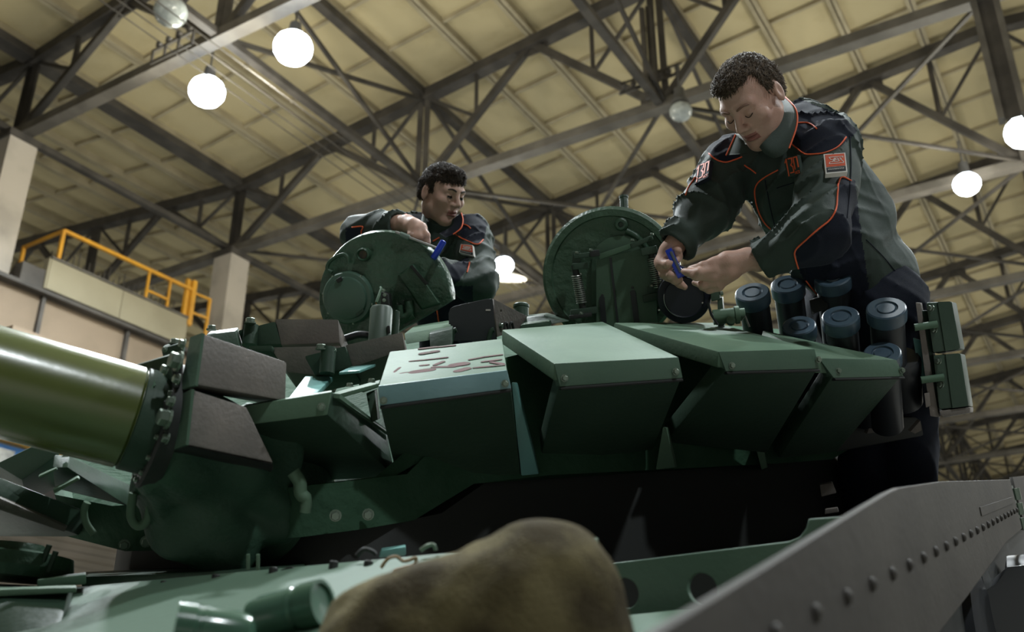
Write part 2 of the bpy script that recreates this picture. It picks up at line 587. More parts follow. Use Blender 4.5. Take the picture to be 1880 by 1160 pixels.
# ------------------------------------------------------------------ lamps
def lamp(p, label, rad=0.30, lit=True, down=LAMP_DOWN, up=LAMP_UP, plate=0.0, group='hall lamps', col=(0.86, 0.95, 1.0), glow=None):
    r = thing('hall_lamp', label, 'lamp', p, group)
    p = Vector(p)
    lathe('housing', [(0.06, 0.55), (0.10, 0.52), (0.12, 0.30), (0.17, 0.24), (0.17, 0.16)], p, (0, 0, 1), M['lampcase'], r, 14)
    lathe('hanger', [(0.02, 0.5), (0.02, 1.1)], p, (0, 0, 1), M['lampcase'], r, 6)
    if plate:
        lathe('reflector', [(0.10, -0.20), (plate * 0.6, -0.23), (plate, -0.30), (plate - 0.02, -0.32), (plate * 0.58, -0.26), (0.10, -0.23)], p, (0.08, -0.28, 0.96),
              M['reflector'], r, 24, caps=False)
    lathe('lamp_glass', [(0.02, 0.2)] + [(rad * math.cos(a), rad * 0.9 * math.sin(a)) for a in [math.radians(x) for x in (55, 30, 8, -15, -40, -65, -85)]],
          p, (0, 0, 1), M['glow'] if lit else M['glass_off'], r, 20)
    if lit:
        ld = bpy.data.lights.new('lamp_beam', 'SPOT')
        ld.energy = down
        ld.color = col
        ld.spot_size = math.radians(165)
        ld.spot_blend = 0.9
        ld.shadow_soft_size = 0.3
        lo = bpy.data.objects.new('lamp_beam', ld)
        COL.objects.link(lo)
        lo.parent = r
        lo.location = (0, 0, -rad - 0.15)
        ld = bpy.data.lights.new('lamp_uplight', 'POINT')
        ld.energy = up
        ld.color = (1.0, 0.93, 0.74)
        ld.shadow_soft_size = 0.35
        lo = bpy.data.objects.new('lamp_uplight', ld)
        COL.objects.link(lo)
        lo.parent = r
        lo.location = (0, 0, -rad - 0.5)
    return r
lz = CZ + 11.3
lamp(Hz(380, 168, lz), 'glowing white globe lamp at left, lower of the close pair', 0.33)
lamp(Hz(538, 88, lz), 'glowing white globe lamp at upper left, higher and bluer of the close pair', 0.34)
lamp(Hz(925, 487, lz), 'glowing lamp with a wide lit shade beyond the far man', 0.25, plate=0.62)
lamp(Hz(1775, 338, lz), 'flat oval glowing lamp at right below the long pale beam', 0.28)
lamp(Hz(1880, 242, lz), 'bright bluish lamp cut by the right picture edge', 0.36)
lamp(Hz(313, 22, lz), 'unlit round lamp hanging at the top left', 0.28, lit=False)
lamp(Hz(1250, 205, lz), 'unlit lamp on the beam left of the near man', 0.22, lit=False)
LAMPTXT = {(12, -14.2): 'globe lamp outside the frame, high above the gun muzzle', (10.5, -9): 'globe lamp outside the frame, high above the gun breech',
           (18, -9): 'globe lamp outside the frame, straight above the near man', (26, -7): 'globe lamp outside the frame, high to the right of the near man',
           (25.5, -19.5): 'globe lamp outside the frame, behind the camera to the right', (12, 12): 'small distant lamp glowing between the hatch and the near man',
           (18, 22): 'small distant lamp glowing beside the green side boxes', (6, 30): 'tiny far lamp low behind the turret roof', (27, 8): 'added unseen globe lamp beyond the right edge, nearest of its row', (27, 22): 'added unseen globe lamp beyond the right edge, middle of its row', (27, 38): 'added unseen globe lamp beyond the right edge, farthest of its row', (18, 45): 'tiny farthest lamp under the ridge at the right',  # the row past the right edge is added to brighten the far roof
           (-12, -6): 'lamp of the side roof outside the frame at left', (-12, 10): 'lamp of the side roof behind the concrete columns', (-12, 24.5): 'farthest lamp of the side roof behind the turret'}
for (t, a) in ((12, -14.2), (10.5, -9), (18, -9), (26, -7), (25.5, -19.5), (12, 12), (18, 22), (6, 30), (18, 45), (27, 8), (27, 22), (27, 38), (-12, -6), (-12, 10), (-12, 24.5)):
    lamp(hall(t, a, lz), LAMPTXT[(t, a)], 0.3, group='other lamps of the hall')
# ================================================================== THE TANK
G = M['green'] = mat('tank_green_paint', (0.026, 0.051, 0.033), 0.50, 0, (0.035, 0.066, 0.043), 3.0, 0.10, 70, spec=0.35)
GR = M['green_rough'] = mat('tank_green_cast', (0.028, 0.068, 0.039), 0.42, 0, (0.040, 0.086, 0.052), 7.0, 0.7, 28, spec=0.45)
GL = M['green_pale'] = mat('tank_green_lit', (0.105, 0.175, 0.115), 0.62, 0, (0.075, 0.14, 0.09), 5.0, 0.08, 80, thr=(0.42, 0.7), spec=0.3)  # tank green paled: strong overhead light put into the colour
GC = M['glacis'] = mat('glacis_green', (0.055, 0.100, 0.066), 0.55, 0, (0.075, 0.125, 0.085), 3.0, 0.12, 60, spec=0.3)
GS = M['strip'] = mat('tank_green_lit_front', (0.068, 0.125, 0.085), 0.5, 0, (0.085, 0.142, 0.10), 4.0, 0.08, 80, spec=0.35)  # tank green lightened: light on strips and front faces put into the colour
PR = M['primer'] = mat('grey_brown_primer', (0.14, 0.125, 0.112), 0.58, 0.0, (0.19, 0.165, 0.145), 9.0, 0.15, 110, thr=(0.42, 0.7), spec=0.25)
PG = M['plate_grey'] = mat('grey_skirt_paint', (0.036, 0.032, 0.028), 0.58, 0.0, (0.048, 0.043, 0.037), 5.0, 0.08, 60, spec=0.2)
BA = M['barrel'] = mat('barrel_olive_gloss', (0.070, 0.092, 0.018), 0.26, 0.0, (0.085, 0.10, 0.02), 3.0, 0.03, 40, spec=1.0)
BL = M['black'] = mat('black_rubber', (0.012, 0.014, 0.017), 0.45, 0, spec=0.5)
CAPM = M['cap'] = mat('black_cap_blue_reflection', (0.040, 0.070, 0.100), 0.36, 0, (0.050, 0.085, 0.115), 20, spec=0.6)  # black caps with the bluish reflection of their tops put into the colour
BO = M['bolt'] = mat('zinc_bolt', (0.20, 0.25, 0.20), 0.32, 0.6)
SPR = M['spring'] = mat('bright_spring_steel', (0.45, 0.44, 0.42), 0.3, 0.9)
CL = M['canvas'] = mat('khaki_canvas', (0.135, 0.112, 0.056), 0.95, 0, (0.048, 0.038, 0.021), 13.0, 0.5, 260, spec=0.1, thr=(0.38, 0.60))
CG = M['canvas_green'] = mat('green_mantlet_canvas', (0.030, 0.075, 0.046), 0.6, 0, (0.040, 0.090, 0.056), 5.0, 0.3, 90, spec=0.35)
CY = M['cyan_paint'] = mat('turquoise_primer', (0.16, 0.36, 0.33), 0.4, 0, (0.13, 0.30, 0.28), 6.0)
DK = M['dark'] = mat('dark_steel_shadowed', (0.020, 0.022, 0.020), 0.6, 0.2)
RD = M['red_mark'] = mat('dull_red_crayon', (0.155, 0.095, 0.095), 0.85, 0, (0.12, 0.14, 0.11), 45, thr=(0.52, 0.80), spec=0.1)
BR = M['brown'] = mat('rusty_wire', (0.22, 0.13, 0.05), 0.6)

tank = thing('tank', 'dark green battle tank with wedge armour blocks on its turret, worked on by two men', 'tank', (0.4, 3.0, 0.0))

# ---------- frame of the hull (nose slightly down, tail towards the upper right)
HE = math.radians(13.0)
hA = (AV * math.cos(HE) + Vector((0, 0, math.sin(HE)))).normalized()
hT = TV.copy()
hN = hT.cross(hA).normalized()
hO = D(1300, 1012, 1.75)
def hh(a, t, n):
    return hO + hA * a + hT * t + hN * n
def on_plane(px, py, p0, nrm):
    c = Vector((0, 0, CZ))
    d = D(px, py, 1.0) - c
    return c + d * ((p0 - c).dot(nrm) / d.dot(nrm))

# ---------- bolts share one mesh
def bolt_mesh():
    v, f = lathe_vf([(1.0, 0.0), (1.0, 0.25)], (0, 0, 0), (0, 0, 1), 12)
    v2, f2 = lathe_vf([(0.78, 0.25), (0.78, 0.85), (0.66, 0.98)], (0, 0, 0), (0, 0, 1), 6)
    mb = MB().add(v, f).add(v2, f2)
    me = bpy.data.meshes.new('bolt')
    me.from_pydata(mb.v, [], mb.f)
    me.materials.append(BO)
    return me
BOLT = bolt_mesh()
def stud_mesh():
    v, f = lathe_vf([(1.0, 0.0), (0.95, 0.45), (0.6, 0.75), (0.15, 0.85)], (0, 0, 0), (0, 0, 1), 12)
    me = bpy.data.meshes.new('rivet')
    me.from_pydata(v, [], f)
    me.polygons.foreach_set('use_smooth', [True] * len(me.polygons))
    return me
def bolt(p, nrm, r, parent, name='bolt', me=None):
    o = bpy.data.objects.new(name, me or BOLT)
    COL.objects.link(o)
    o.parent = parent
    s, n, a = frame_of(nrm)
    m = Matrix((s * r, n * r, a * r)).transposed().to_4x4()
    if m.determinant() < 0:
        m = Matrix((-s * r, n * r, a * r)).transposed().to_4x4()
    m.translation = Vector(p) - wloc(parent)
    o.matrix_local = m
    return o
CAMV = Vector((0, 0, CZ))
def tocam(p):
    return (CAMV - Vector(p)).normalized()
def nrm_of(a, b, c):
    n = (Vector(b) - Vector(a)).cross(Vector(c) - Vector(a)).normalized()
    if n.dot(tocam(a)) < 0:
        n = -n
    return n

def plate2d(name, outline, holes, thick, pix0, nrm, mat_, parent, bevel=0.0):
    "flat plate with round holes: outline as world points in one plane; holes (world centre, radius)"
    s = (Vector(outline[1]) - Vector(outline[0])).normalized()
    nrm = Vector(nrm).normalized()
    s = (s - nrm * s.dot(nrm)).normalized()
    t = nrm.cross(s).normalized()
    o0 = Vector(pix0)
    cu = bpy.data.curves.new(name, 'CURVE')
    cu.dimensions = '2D'
    cu.fill_mode = 'BOTH'
    cu.extrude = thick / 2
    cu.bevel_depth = bevel
    def spl(pts):
        sp = cu.splines.new('POLY')
        sp.points.add(len(pts) - 1)
        for k, p in enumerate(pts):
            sp.points[k].co = (p[0], p[1], 0, 1)
        sp.use_cyclic_u = True
    spl([((Vector(p) - o0).dot(s), (Vector(p) - o0).dot(t)) for p in outline])
    for c, r in holes:
        cx, cy = (Vector(c) - o0).dot(s), (Vector(c) - o0).dot(t)
        spl([(cx + r * math.cos(k * math.pi / 14), cy + r * math.sin(k * math.pi / 14)) for k in range(28)])
    ob = bpy.data.objects.new('tmp', cu)
    COL.objects.link(ob)
    dg = bpy.context.evaluated_depsgraph_get()
    me = bpy.data.meshes.new_from_object(ob.evaluated_get(dg))
    bpy.data.objects.remove(ob)
    bpy.data.curves.remove(cu)
    me.name = name
    mt = Matrix((s, t, nrm)).transposed().to_4x4()
    mt.translation = o0 - wloc(parent)
    me.transform(mt)
    me.materials.clear()
    return link(name, me, mat_, parent)

# ---------- hull
# main deck body
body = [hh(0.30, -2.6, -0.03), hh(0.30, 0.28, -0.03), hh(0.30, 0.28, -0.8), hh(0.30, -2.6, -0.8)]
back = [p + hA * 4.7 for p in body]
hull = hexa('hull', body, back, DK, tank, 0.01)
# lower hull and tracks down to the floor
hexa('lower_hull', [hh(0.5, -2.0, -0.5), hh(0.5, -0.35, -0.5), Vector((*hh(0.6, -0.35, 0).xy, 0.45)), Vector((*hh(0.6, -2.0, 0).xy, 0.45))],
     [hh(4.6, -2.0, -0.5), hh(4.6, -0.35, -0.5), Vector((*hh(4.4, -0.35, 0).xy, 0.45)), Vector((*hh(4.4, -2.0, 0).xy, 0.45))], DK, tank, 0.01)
for t_ in (-2.55, -0.30):
    c0_, c1_ = hh(0.55, t_, 0), hh(4.5, t_, 0)
    ol = []
    for k in range(9):
        an = math.pi / 2 + math.pi * k / 8
        ol.append(Vector((c0_.x, c0_.y, 0.42)) + AV * (0.42 * math.cos(an)) + Vector((0, 0, 0.42 * math.sin(an))))
    for k in range(9):
        an = -math.pi / 2 + math.pi * k / 8
        ol.append(Vector((c1_.x, c1_.y, 0.42)) + AV * (0.42 * math.cos(an)) + Vector((0, 0, 0.42 * math.sin(an))))
    prism('track', ol, hT * 0.5, BL, tank, 0.0)
# plate with lightening holes across the front of the deck
pn = hA
p0 = hO
out = [on_plane(x, y, p0, pn) for x, y in ((990, 1053), (1120, 1036), (1290, 1015), (1455, 995), (1476, 986), (1488, 970), (1492, 954), (1560, 949), (1660, 930), (1700, 1300), (990, 1250))]
holes = [(on_plane(x, y, p0, pn), r * 1.75 / FPX) for x, y, r in ((1155, 1087, 30), (1296, 1079, 30), (1440, 1060, 30))]
fp = plate2d('front_plate', out, holes, 0.012, p0 - hA * 0.012, pn, GS, tank, 0.002)
for c, r in holes:
    lathe('hole_rim', [(r, -0.012), (r + 0.003, -0.012), (r + 0.003, 0.004), (r, 0.004), (r, -0.012)], c - hA * 0.012, -hA, G, fp, 28, caps=False)
# ledge below it
e0, e1 = on_plane(1060, 1138, p0 - hA * 0.09, pn), on_plane(1420, 1100, p0 - hA * 0.09, pn)
prism('hull_ledge', [e0, e1, e1 - hN * 0.03 - hA * 0.09, e0 - hN * 0.03 - hA * 0.09], Vector((0, 0, -0.10)), GL, tank, 0.003)
# glacis
gl = [D(96, 1080, 2.05), D(158, 1075, 2.0), D(430, 1050, 1.80), D(845, 1012, 1.54), D(1100, 985, 1.40)]
gd = Vector((-AV.x * 0.9, -AV.y * 0.9, -0.38))
gpts = gl + [p + gd for p in reversed(gl)]
glacis = solid('glacis_plate', [p for p in gpts] + [p + Vector((0, 0, -0.06)) for p in gpts],
               [tuple(range(10)), tuple(range(19, 9, -1))] + [(i, (i + 1) % 10, 10 + (i + 1) % 10, 10 + i) for i in range(10)], GC, tank, 0.004)
for x, y, d in ((296, 1083, 1.86), (391, 1072, 1.79), (497, 1060, 1.72), (608, 1050, 1.64), (672, 1050, 1.6)):
    p = D(x, y + 14, d - 0.03)
    lathe('stud', [(0.0075, -0.02), (0.0075, 0.028), (0.006, 0.03)], p, (0.10, -0.05, 1), DK, glacis, 10)
for x, y, d in ((352, 1070, 1.83), (520, 1050, 1.72)):
    pts = [D(x + dx, y + dy, d - 0.02) for dx, dy in ((-12, 6), (-4, -2), (6, -6), (14, -8), (20, -6), (22, 2), (16, 6))]
    tube('wire_clip', smooth_path(pts, 4), 0.0018, DK, glacis, 6)
# fittings on the glacis: two glossy green tubes
FG = mat('glossy_green_fitting', (0.045, 0.10, 0.065), 0.18, 0, (0.055, 0.115, 0.08), 8, spec=0.8)
def fitting(p, q, r, flip=False):
    d = (Vector(q) - Vector(p))
    L = d.length
    prof = [(0.0001, 0), (r * 0.5, 0.003), (r * 0.86, L * 0.10), (r, L * 0.24), (r, L * 0.62), (r * 1.03, L * 0.63), (r * 1.03, L * 0.68), (r * 0.98, L * 0.69),
            (r * 0.98, L * 0.74), (r * 1.08, L * 0.76), (r * 1.08, L), (r * 0.9, L), (r * 0.9, L * 0.96), (0.0001, L * 0.95)]
    return lathe('headlamp_tube', prof, p, d, FG, tank, 28, caps=False)
fitting(D(452, 1142, 1.22), D(594, 1106, 1.19), 0.0265)
fitting(D(470, 1168, 1.12), D(322, 1150, 1.10), 0.025)
# bracket box with a tied wire beside the canvas
hexa('bracket', [D(676, 1056, 1.5), D(762, 1040, 1.46), D(765, 1075, 1.46), D(676, 1092, 1.5)],
     [D(680, 1050, 1.58), D(764, 1035, 1.54), D(767, 1070, 1.54), D(680, 1086, 1.58)], DK, tank, 0.003)
tube('tie_wire', smooth_path([D(x, y, 1.45) for x, y in ((700, 1042), (712, 1026), (728, 1022), (740, 1030), (752, 1028), (764, 1024), (760, 1036), (740, 1042), (722, 1050), (735, 1066))], 4),
     0.0025, M['brown'], tank, 6)
tube('tow_hook', smooth_path([D(x, y, 1.62) for x, y in ((655, 1020), (668, 1008), (684, 1012), (690, 1018))], 4), 0.004, DK, tank, 6)
tube('tow_hook', smooth_path([D(x, y, 1.55) for x, y in ((772, 1010), (784, 1002), (796, 1000), (800, 1010))], 4), 0.0035, BO, tank, 6)
hexa('deck_step', [D(700, 1010, 1.85), D(745, 1003, 1.82), D(745, 1020, 1.82), D(695, 1024, 1.85)],
     [D(700, 1006, 2.0), D(745, 999, 1.97), D(745, 1016, 1.97), D(695, 1020, 2.0)], CY, tank, 0.003)
# driver's side blocks low at the left
lathe('round_cover', [(0.11, 0), (0.12, 0.02), (0.115, 0.045), (0.06, 0.055), (0.055, 0.068), (0.0001, 0.07)], D(15, 1062, 2.0), (0.05, -0.05, 1), GR, tank, 28)
for x, y in ((80, 1028), (92, 1040)):
    lathe('cover_pin', [(0.006, -0.01), (0.006, 0.03)], D(x, y, 1.95), (0.3, -0.2, 1), G, tank, 8)
hexa('side_bin', [D(-30, 1078, 1.75), D(128, 1085, 1.75), D(110, 1160, 1.55), D(-30, 1190, 1.55)],
     [D(-30, 1070, 2.15), D(148, 1078, 2.15), D(146, 1120, 2.15), D(-30, 1150, 2.15)], G, tank, 0.012)
hexa('side_rail', [D(-30, 1083, 1.70), D(140, 1078, 1.70), D(140, 1088, 1.70), D(-30, 1096, 1.70)],
     [D(-30, 1079, 1.78), D(140, 1074, 1.78), D(140, 1084, 1.78), D(-30, 1092, 1.78)], GL, tank, 0.002)
hexa('hinge_bar', [D(68, 1064, 1.9), D(158, 1054, 1.9), D(158, 1072, 1.9), D(68, 1082, 1.9)],
     [D(70, 1060, 2.0), D(158, 1050, 2.0), D(158, 1068, 2.0), D(70, 1078, 2.0)], GL, tank, 0.003)
hexa('deck_rim', [D(150, 1058, 2.1), D(560, 1042, 1.95), D(560, 1056, 1.95), D(150, 1078, 2.1)],
     [D(150, 1050, 2.5), D(560, 1030, 2.35), D(560, 1044, 2.35), D(150, 1066, 2.5)], G, tank, 0.004)
for x in (452, 470):
    hexa('periscope_lug', [D(x, 1018, 1.85), D(x + 7, 1017, 1.85), D(x + 7, 1046, 1.85), D(x, 1047, 1.85)],
         [D(x, 1017, 1.89), D(x + 7, 1016, 1.89), D(x + 7, 1045, 1.89), D(x, 1046, 1.89)], GL, tank, 0.002)

# ---------- riveted skirt plate at the right
VPx, VPy = 2004, 866
kd = (D(VPx, VPy, 1.0) - CAMV).normalized()
k0 = D(1485, 1126, 0.90)
sp_ = 0.1273 * 0.90 / (kd.y * CP + kd.z * SP)            # rivet spacing
kup = (Vector((0, 0, 1)) - kd * kd.z).normalized()
kn = kd.cross(kup).normalized()
if kn.dot(tocam(k0)) < 0:
    kn = -kn
def kp(s, h, n=0.0):
    return k0 + kd * s + kup * h + kn * n
top = [(-5.2, -0.012), (-3.2, 0.022), (-2.59, 0.0316), (-1.11, 0.047), (1.5, 0.075), (3.6, 0.097), (4.4, 0.103), (8, 0.108), (14, 0.104), (21.2, 0.100)]
bot = [(21.6, -0.062), (16, -0.064), (12, -0.082), (8, -0.098), (4, -0.110), (1, -0.122), (-5.2, -0.14)]
poly = [kp(n * sp_, h) for n, h in top] + [kp(n * sp_, h) for n, h in bot]
skirt = plate2d('side_skirt', poly, [], 0.008, k0, kn, PG, tank, 0.0015)
RIV = stud_mesh()
RIV.materials.append(PG)
for n in range(-3, 22):
    bolt(kp(n * sp_, 0.0, 0.005), kn, 0.0085, skirt, 'rivet', RIV)
bar('skirt_strip', kp(12.2 * sp_, 0.035, 0.006), kp(20.4 * sp_, 0.035, 0.006), 0.004, 0.020, PG, skirt, up=kup)
# next skirt section behind, hinge, wheels below
s2 = [kp(n * sp_, h) for n, h in ((22.4, 0.108), (30, 0.108), (30, -0.08), (22.8, -0.075))]
skirt2 = plate2d('side_skirt', s2, [], 0.008, k0, kn, PG, tank, 0.0015)
for k in (0.05, 0.0, -0.05):
    lathe('hinge_barrel', [(0.014, -0.02), (0.014, 0.02)], kp(22.0 * sp_, k, 0.008), kup, BO, skirt2, 10)
hexa('hinge_plate', [kp(21.3 * sp_, 0.08, 0.0), kp(22.4 * sp_, 0.08, 0.0), kp(22.4 * sp_, -0.06, 0.0), kp(21.3 * sp_, -0.06, 0.0)],
     [kp(21.3 * sp_, 0.08, -0.02), kp(22.4 * sp_, 0.08, -0.02), kp(22.4 * sp_, -0.06, -0.02), kp(21.3 * sp_, -0.06, -0.02)], G, skirt2, 0.002)
wc = D(1775, 1190, 2.4)
wheel = lathe('road_wheel', [(0.10, -0.05), (0.16, -0.06), (0.20, -0.05), (0.20, 0.05), (0.16, 0.06), (0.10, 0.05)], wc, kn, BL, tank, 30)
lathe('road_wheel', [(0.08, -0.05), (0.14, -0.06), (0.165, -0.05), (0.165, 0.05), (0.14, 0.06), (0.08, 0.05)], D(1905, 1120, 3.0), kn, BL, tank, 30)
lathe('wheel_disc', [(0.055, -0.012), (0.066, 0.0), (0.055, 0.012)], D(1808, 1078, 2.6), (0.8, -0.6, 0.1), DK, tank, 24)
prism('track_guard', [D(x, y, 2.5) for x, y in ((1690, 1160), (1720, 1100), (1760, 1080), (1800, 1090), (1830, 1070), (1850, 1040), (1900, 1035), (1900, 1230), (1690, 1230))],
      Vector((0.1, 0.3, 0.02)), BL, tank, 0.004)

# ---------- turret shell
low = [D(560, 985, 2.12), D(660, 972, 2.16), D(760, 955, 2.26), D(870, 888, 2.42), D(1010, 872, 2.50), D(1250, 860, 2.66), D(1440, 850, 2.85), D(1528, 843, 3.0),
       D(1600, 800, 3.4), D(1560, 770, 3.9), D(1350, 740, 4.4), D(900, 740, 4.7), D(420, 780, 4.3), D(180, 850, 3.6), D(120, 920, 2.9), D(125, 985, 2.45), D(230, 1012, 2.3), D(300, 1010, 2.22)]
cen = Vector((0.35, 3.15, 0))
rings = []
ZF = [0.35, 0.35, 0.6, 0.9, 1, 1, 1, 1, 1, 1, 1, 1, 0.8, 0.6, 0.35, 0.35, 0.35, 0.35]
for sc_, dz in ((1.0, 0.0), (1.03, 0.10), (1.0, 0.22), (0.965, 0.36), (0.62, 0.42), (0.3, 0.52)):
    rg = []
    for zi, p in enumerate(low):
        q = Vector((cen.x + (p.x - cen.x) * sc_, cen.y + (p.y - cen.y) * sc_, 0))
        zb = p.z if sc_ > 0.9 else p.z * (sc_ / 0.9) + (CZ + 0.58) * (1 - sc_ / 0.9)
        rg.append(Vector((q.x, q.y, zb + dz * (ZF[zi] if sc_ > 0.5 and dz > 0.15 else 1))))
    rings.append(rg)
n_ = len(low)
vs = [p for r in rings for p in r]
fs = []
for i in range(len(rings) - 1):
    for k in range(n_):
        fs.append((i * n_ + k, i * n_ + (k + 1) % n_, (i + 1) * n_ + (k + 1) % n_, (i + 1) * n_ + k))
fs.append(tuple(range(n_ - 1, -1, -1)))
fs.append(tuple(range((len(rings) - 1) * n_, len(rings) * n_)))
bm = bmesh.new()
vv = [bm.verts.new(p) for p in vs]
for f in fs:
    bm.faces.new([vv[i] for i in f])
shell = bmobj('turret_shell', bm, mat('turret_shell_matt_green', (0.028, 0.066, 0.038), 0.85, 0, (0.038, 0.082, 0.050), 7.0, 0.7, 28, spec=0.08), tank, True, 40)
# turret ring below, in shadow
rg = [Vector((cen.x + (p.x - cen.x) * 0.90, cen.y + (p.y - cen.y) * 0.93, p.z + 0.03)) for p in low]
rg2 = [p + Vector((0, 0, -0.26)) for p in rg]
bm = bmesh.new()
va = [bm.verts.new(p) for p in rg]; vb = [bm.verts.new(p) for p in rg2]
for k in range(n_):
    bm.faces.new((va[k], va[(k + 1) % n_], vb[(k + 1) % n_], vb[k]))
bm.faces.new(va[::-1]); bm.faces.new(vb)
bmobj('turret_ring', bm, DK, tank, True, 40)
# bolts on the lower front armour on both sides of the gun
for x, y, d in ((616, 946, 2.12), (676, 944, 2.16), (228, 1000, 2.27), (268, 994, 2.24)):
    p = D(x, y, d)
    bolt(p, tocam(p) + Vector((0, 0, -0.2)), 0.013, shell)
# clips near the turret ring at the right
hexa('ring_clip', [D(1505, 890, 2.7), D(1528, 886, 2.7), D(1536, 905, 2.7), D(1508, 912, 2.7)],
     [D(1505, 888, 2.8), D(1528, 884, 2.8), D(1536, 903, 2.8), D(1508, 910, 2.8)], PR, tank, 0.003)
hexa('ring_clip', [D(1515, 935, 2.5), D(1538, 932, 2.5), D(1540, 940, 2.5), D(1514, 944, 2.5)],
     [D(1515, 933, 2.6), D(1538, 930, 2.6), D(1540, 938, 2.6), D(1514, 942, 2.6)], PR, tank, 0.002)

# ---------- wedge armour blocks
def slab_between(name, A, B, C, E, th, m, parent, bev=0.005):
    "flat box: outer face A B C E (world), thickness th away from the camera side normal"
    n = nrm_of(A, B, C)
    far = [p - n * th for p in (A, B, C, E)]
    return hexa(name, [A, B, C, E], far, m, parent, bev)
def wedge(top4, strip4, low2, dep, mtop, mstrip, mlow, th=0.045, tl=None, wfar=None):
    """top4: back-left, back-right px; strip4: TL TR BR BL px; low2: lower right, lower left px; dep: depths"""
    (dTL, dTR, dSL, dSR, dLR, dLL) = dep
    tb = [D(*top4[0], dTL), D(*top4[1], dTR)] if top4 else None
    st = [D(*strip4[0], dSL), D(*strip4[1], dSR), D(*strip4[2], dSR), D(*strip4[3], dSL)]
    lo = [D(*low2[0], dLR), D(*low2[1], dLL)]
    blk = slab_between('armour_block', st[3] + (st[0] - st[3]) * 0.10, st[2] + (st[1] - st[2]) * 0.10, lo[0], lo[1], th, mlow, tank)
    if tb:
        up = slab_between('armour_block', tb[0], tb[1], st[1], st[0], th * 0.9, mtop, tank)
    sn = nrm_of(st[0], st[1], st[2])
    dn_ = (st[3] - st[0]).normalized()
    hexa('strip_joint', [st[3] + sn * 0.002, st[2] + sn * 0.002, st[2] + dn_ * 0.008 + sn * 0.002, st[3] + dn_ * 0.008 + sn * 0.002],
         [st[3] - sn * 0.02, st[2] - sn * 0.02, st[2] + dn_ * 0.008 - sn * 0.02, st[3] + dn_ * 0.008 - sn * 0.02], DK, tank)
    cap = hexa('nose_strip', st, [p - sn * 0.035 for p in st], mstrip, tank, 0.003)
    return (up if tb else None), blk, cap, st, sn
# second block from the gun carries the red crayon marks
SKY = mat('nose_strip_cool_light', (0.20, 0.33, 0.35), 0.5, 0, (0.16, 0.28, 0.29), 6.0, 0.06, 80)  # cool light reflecting off this strip is put into its colour
# first (low flat block beside the mantlet)
f4 = [D(448, 744, 2.02), D(609, 718, 2.04), D(601, 761, 2.04), D(437, 781, 2.02)]
b4 = [D(560, 815, 2.42), D(710, 794, 2.44), D(727, 876, 2.40), D(556, 884, 2.38)]
blk1 = hexa('armour_block', f4, b4, G, tank, 0.004)
n1 = nrm_of(f4[0], f4[1], f4[2])
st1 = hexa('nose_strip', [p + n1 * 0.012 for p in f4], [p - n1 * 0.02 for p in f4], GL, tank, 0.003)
for x, y in ((441, 772), (591, 745)):
    bolt(on_plane(x, y, f4[0], n1) + n1 * 0.013, n1, 0.0085, st1)
side1 = prism('side_rail', [D(613, 722, 2.05), D(712, 796, 2.43), D(714, 801, 2.43), D(612, 730, 2.05)], Vector((0.012, 0.004, 0)), GL, tank)
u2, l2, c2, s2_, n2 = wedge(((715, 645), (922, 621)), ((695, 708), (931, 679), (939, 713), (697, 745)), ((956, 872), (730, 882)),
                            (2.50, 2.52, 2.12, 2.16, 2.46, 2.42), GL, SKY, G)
for x, y in ((704, 735), (927, 704)):
    bolt(on_plane(x, y, s2_[0], n2) + n2 * 0.001, n2, 0.0085, c2)
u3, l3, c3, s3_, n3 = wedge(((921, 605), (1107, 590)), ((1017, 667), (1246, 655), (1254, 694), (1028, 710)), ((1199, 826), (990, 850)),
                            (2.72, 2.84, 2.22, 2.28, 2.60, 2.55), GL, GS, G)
for x, y in ((1036, 694), (1240, 682)):
    bolt(on_plane(x, y, s3_[0], n3) + n3 * 0.001, n3, 0.0085, c3)
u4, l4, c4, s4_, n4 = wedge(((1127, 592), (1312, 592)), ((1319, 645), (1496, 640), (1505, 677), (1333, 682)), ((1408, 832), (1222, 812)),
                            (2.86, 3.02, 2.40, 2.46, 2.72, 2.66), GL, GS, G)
for x, y in ((1343, 671), (1502, 660)):
    bolt(on_plane(x, y, s4_[0], n4) + n4 * 0.001, n4, 0.0085, c4)
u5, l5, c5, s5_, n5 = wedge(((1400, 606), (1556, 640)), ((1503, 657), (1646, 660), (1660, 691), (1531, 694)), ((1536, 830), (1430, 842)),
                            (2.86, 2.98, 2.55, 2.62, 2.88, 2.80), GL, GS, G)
for x, y in ((1538, 681), (1655, 680)):
    bolt(on_plane(x, y, s5_[0], n5) + n5 * 0.001, n5, 0.0085, c5)
# inner fillers: upright webs between the blocks, light on the shell put into their colour
hexa('web_plate', [D(939, 702, 2.36), D(946, 702, 2.36), D(989, 870, 2.47), D(957, 873, 2.44)],
     [D(943, 702, 2.44), D(950, 702, 2.44), D(993, 870, 2.55), D(961, 873, 2.52)], CY, tank, 0.003)
hexa('web_plate', [D(1217, 784, 2.50), D(1223, 784, 2.50), D(1240, 858, 2.58), D(1204, 862, 2.56)],
     [D(1221, 784, 2.60), D(1227, 784, 2.60), D(1244, 858, 2.68), D(1208, 862, 2.66)], GL, tank, 0.003)
hexa('web_plate', [D(1384, 808, 2.70), D(1398, 806, 2.70), D(1408, 858, 2.76), D(1398, 862, 2.76)],
     [D(1386, 808, 2.8), D(1400, 806, 2.8), D(1410, 858, 2.86), D(1400, 862, 2.86)], GL, tank, 0.002)
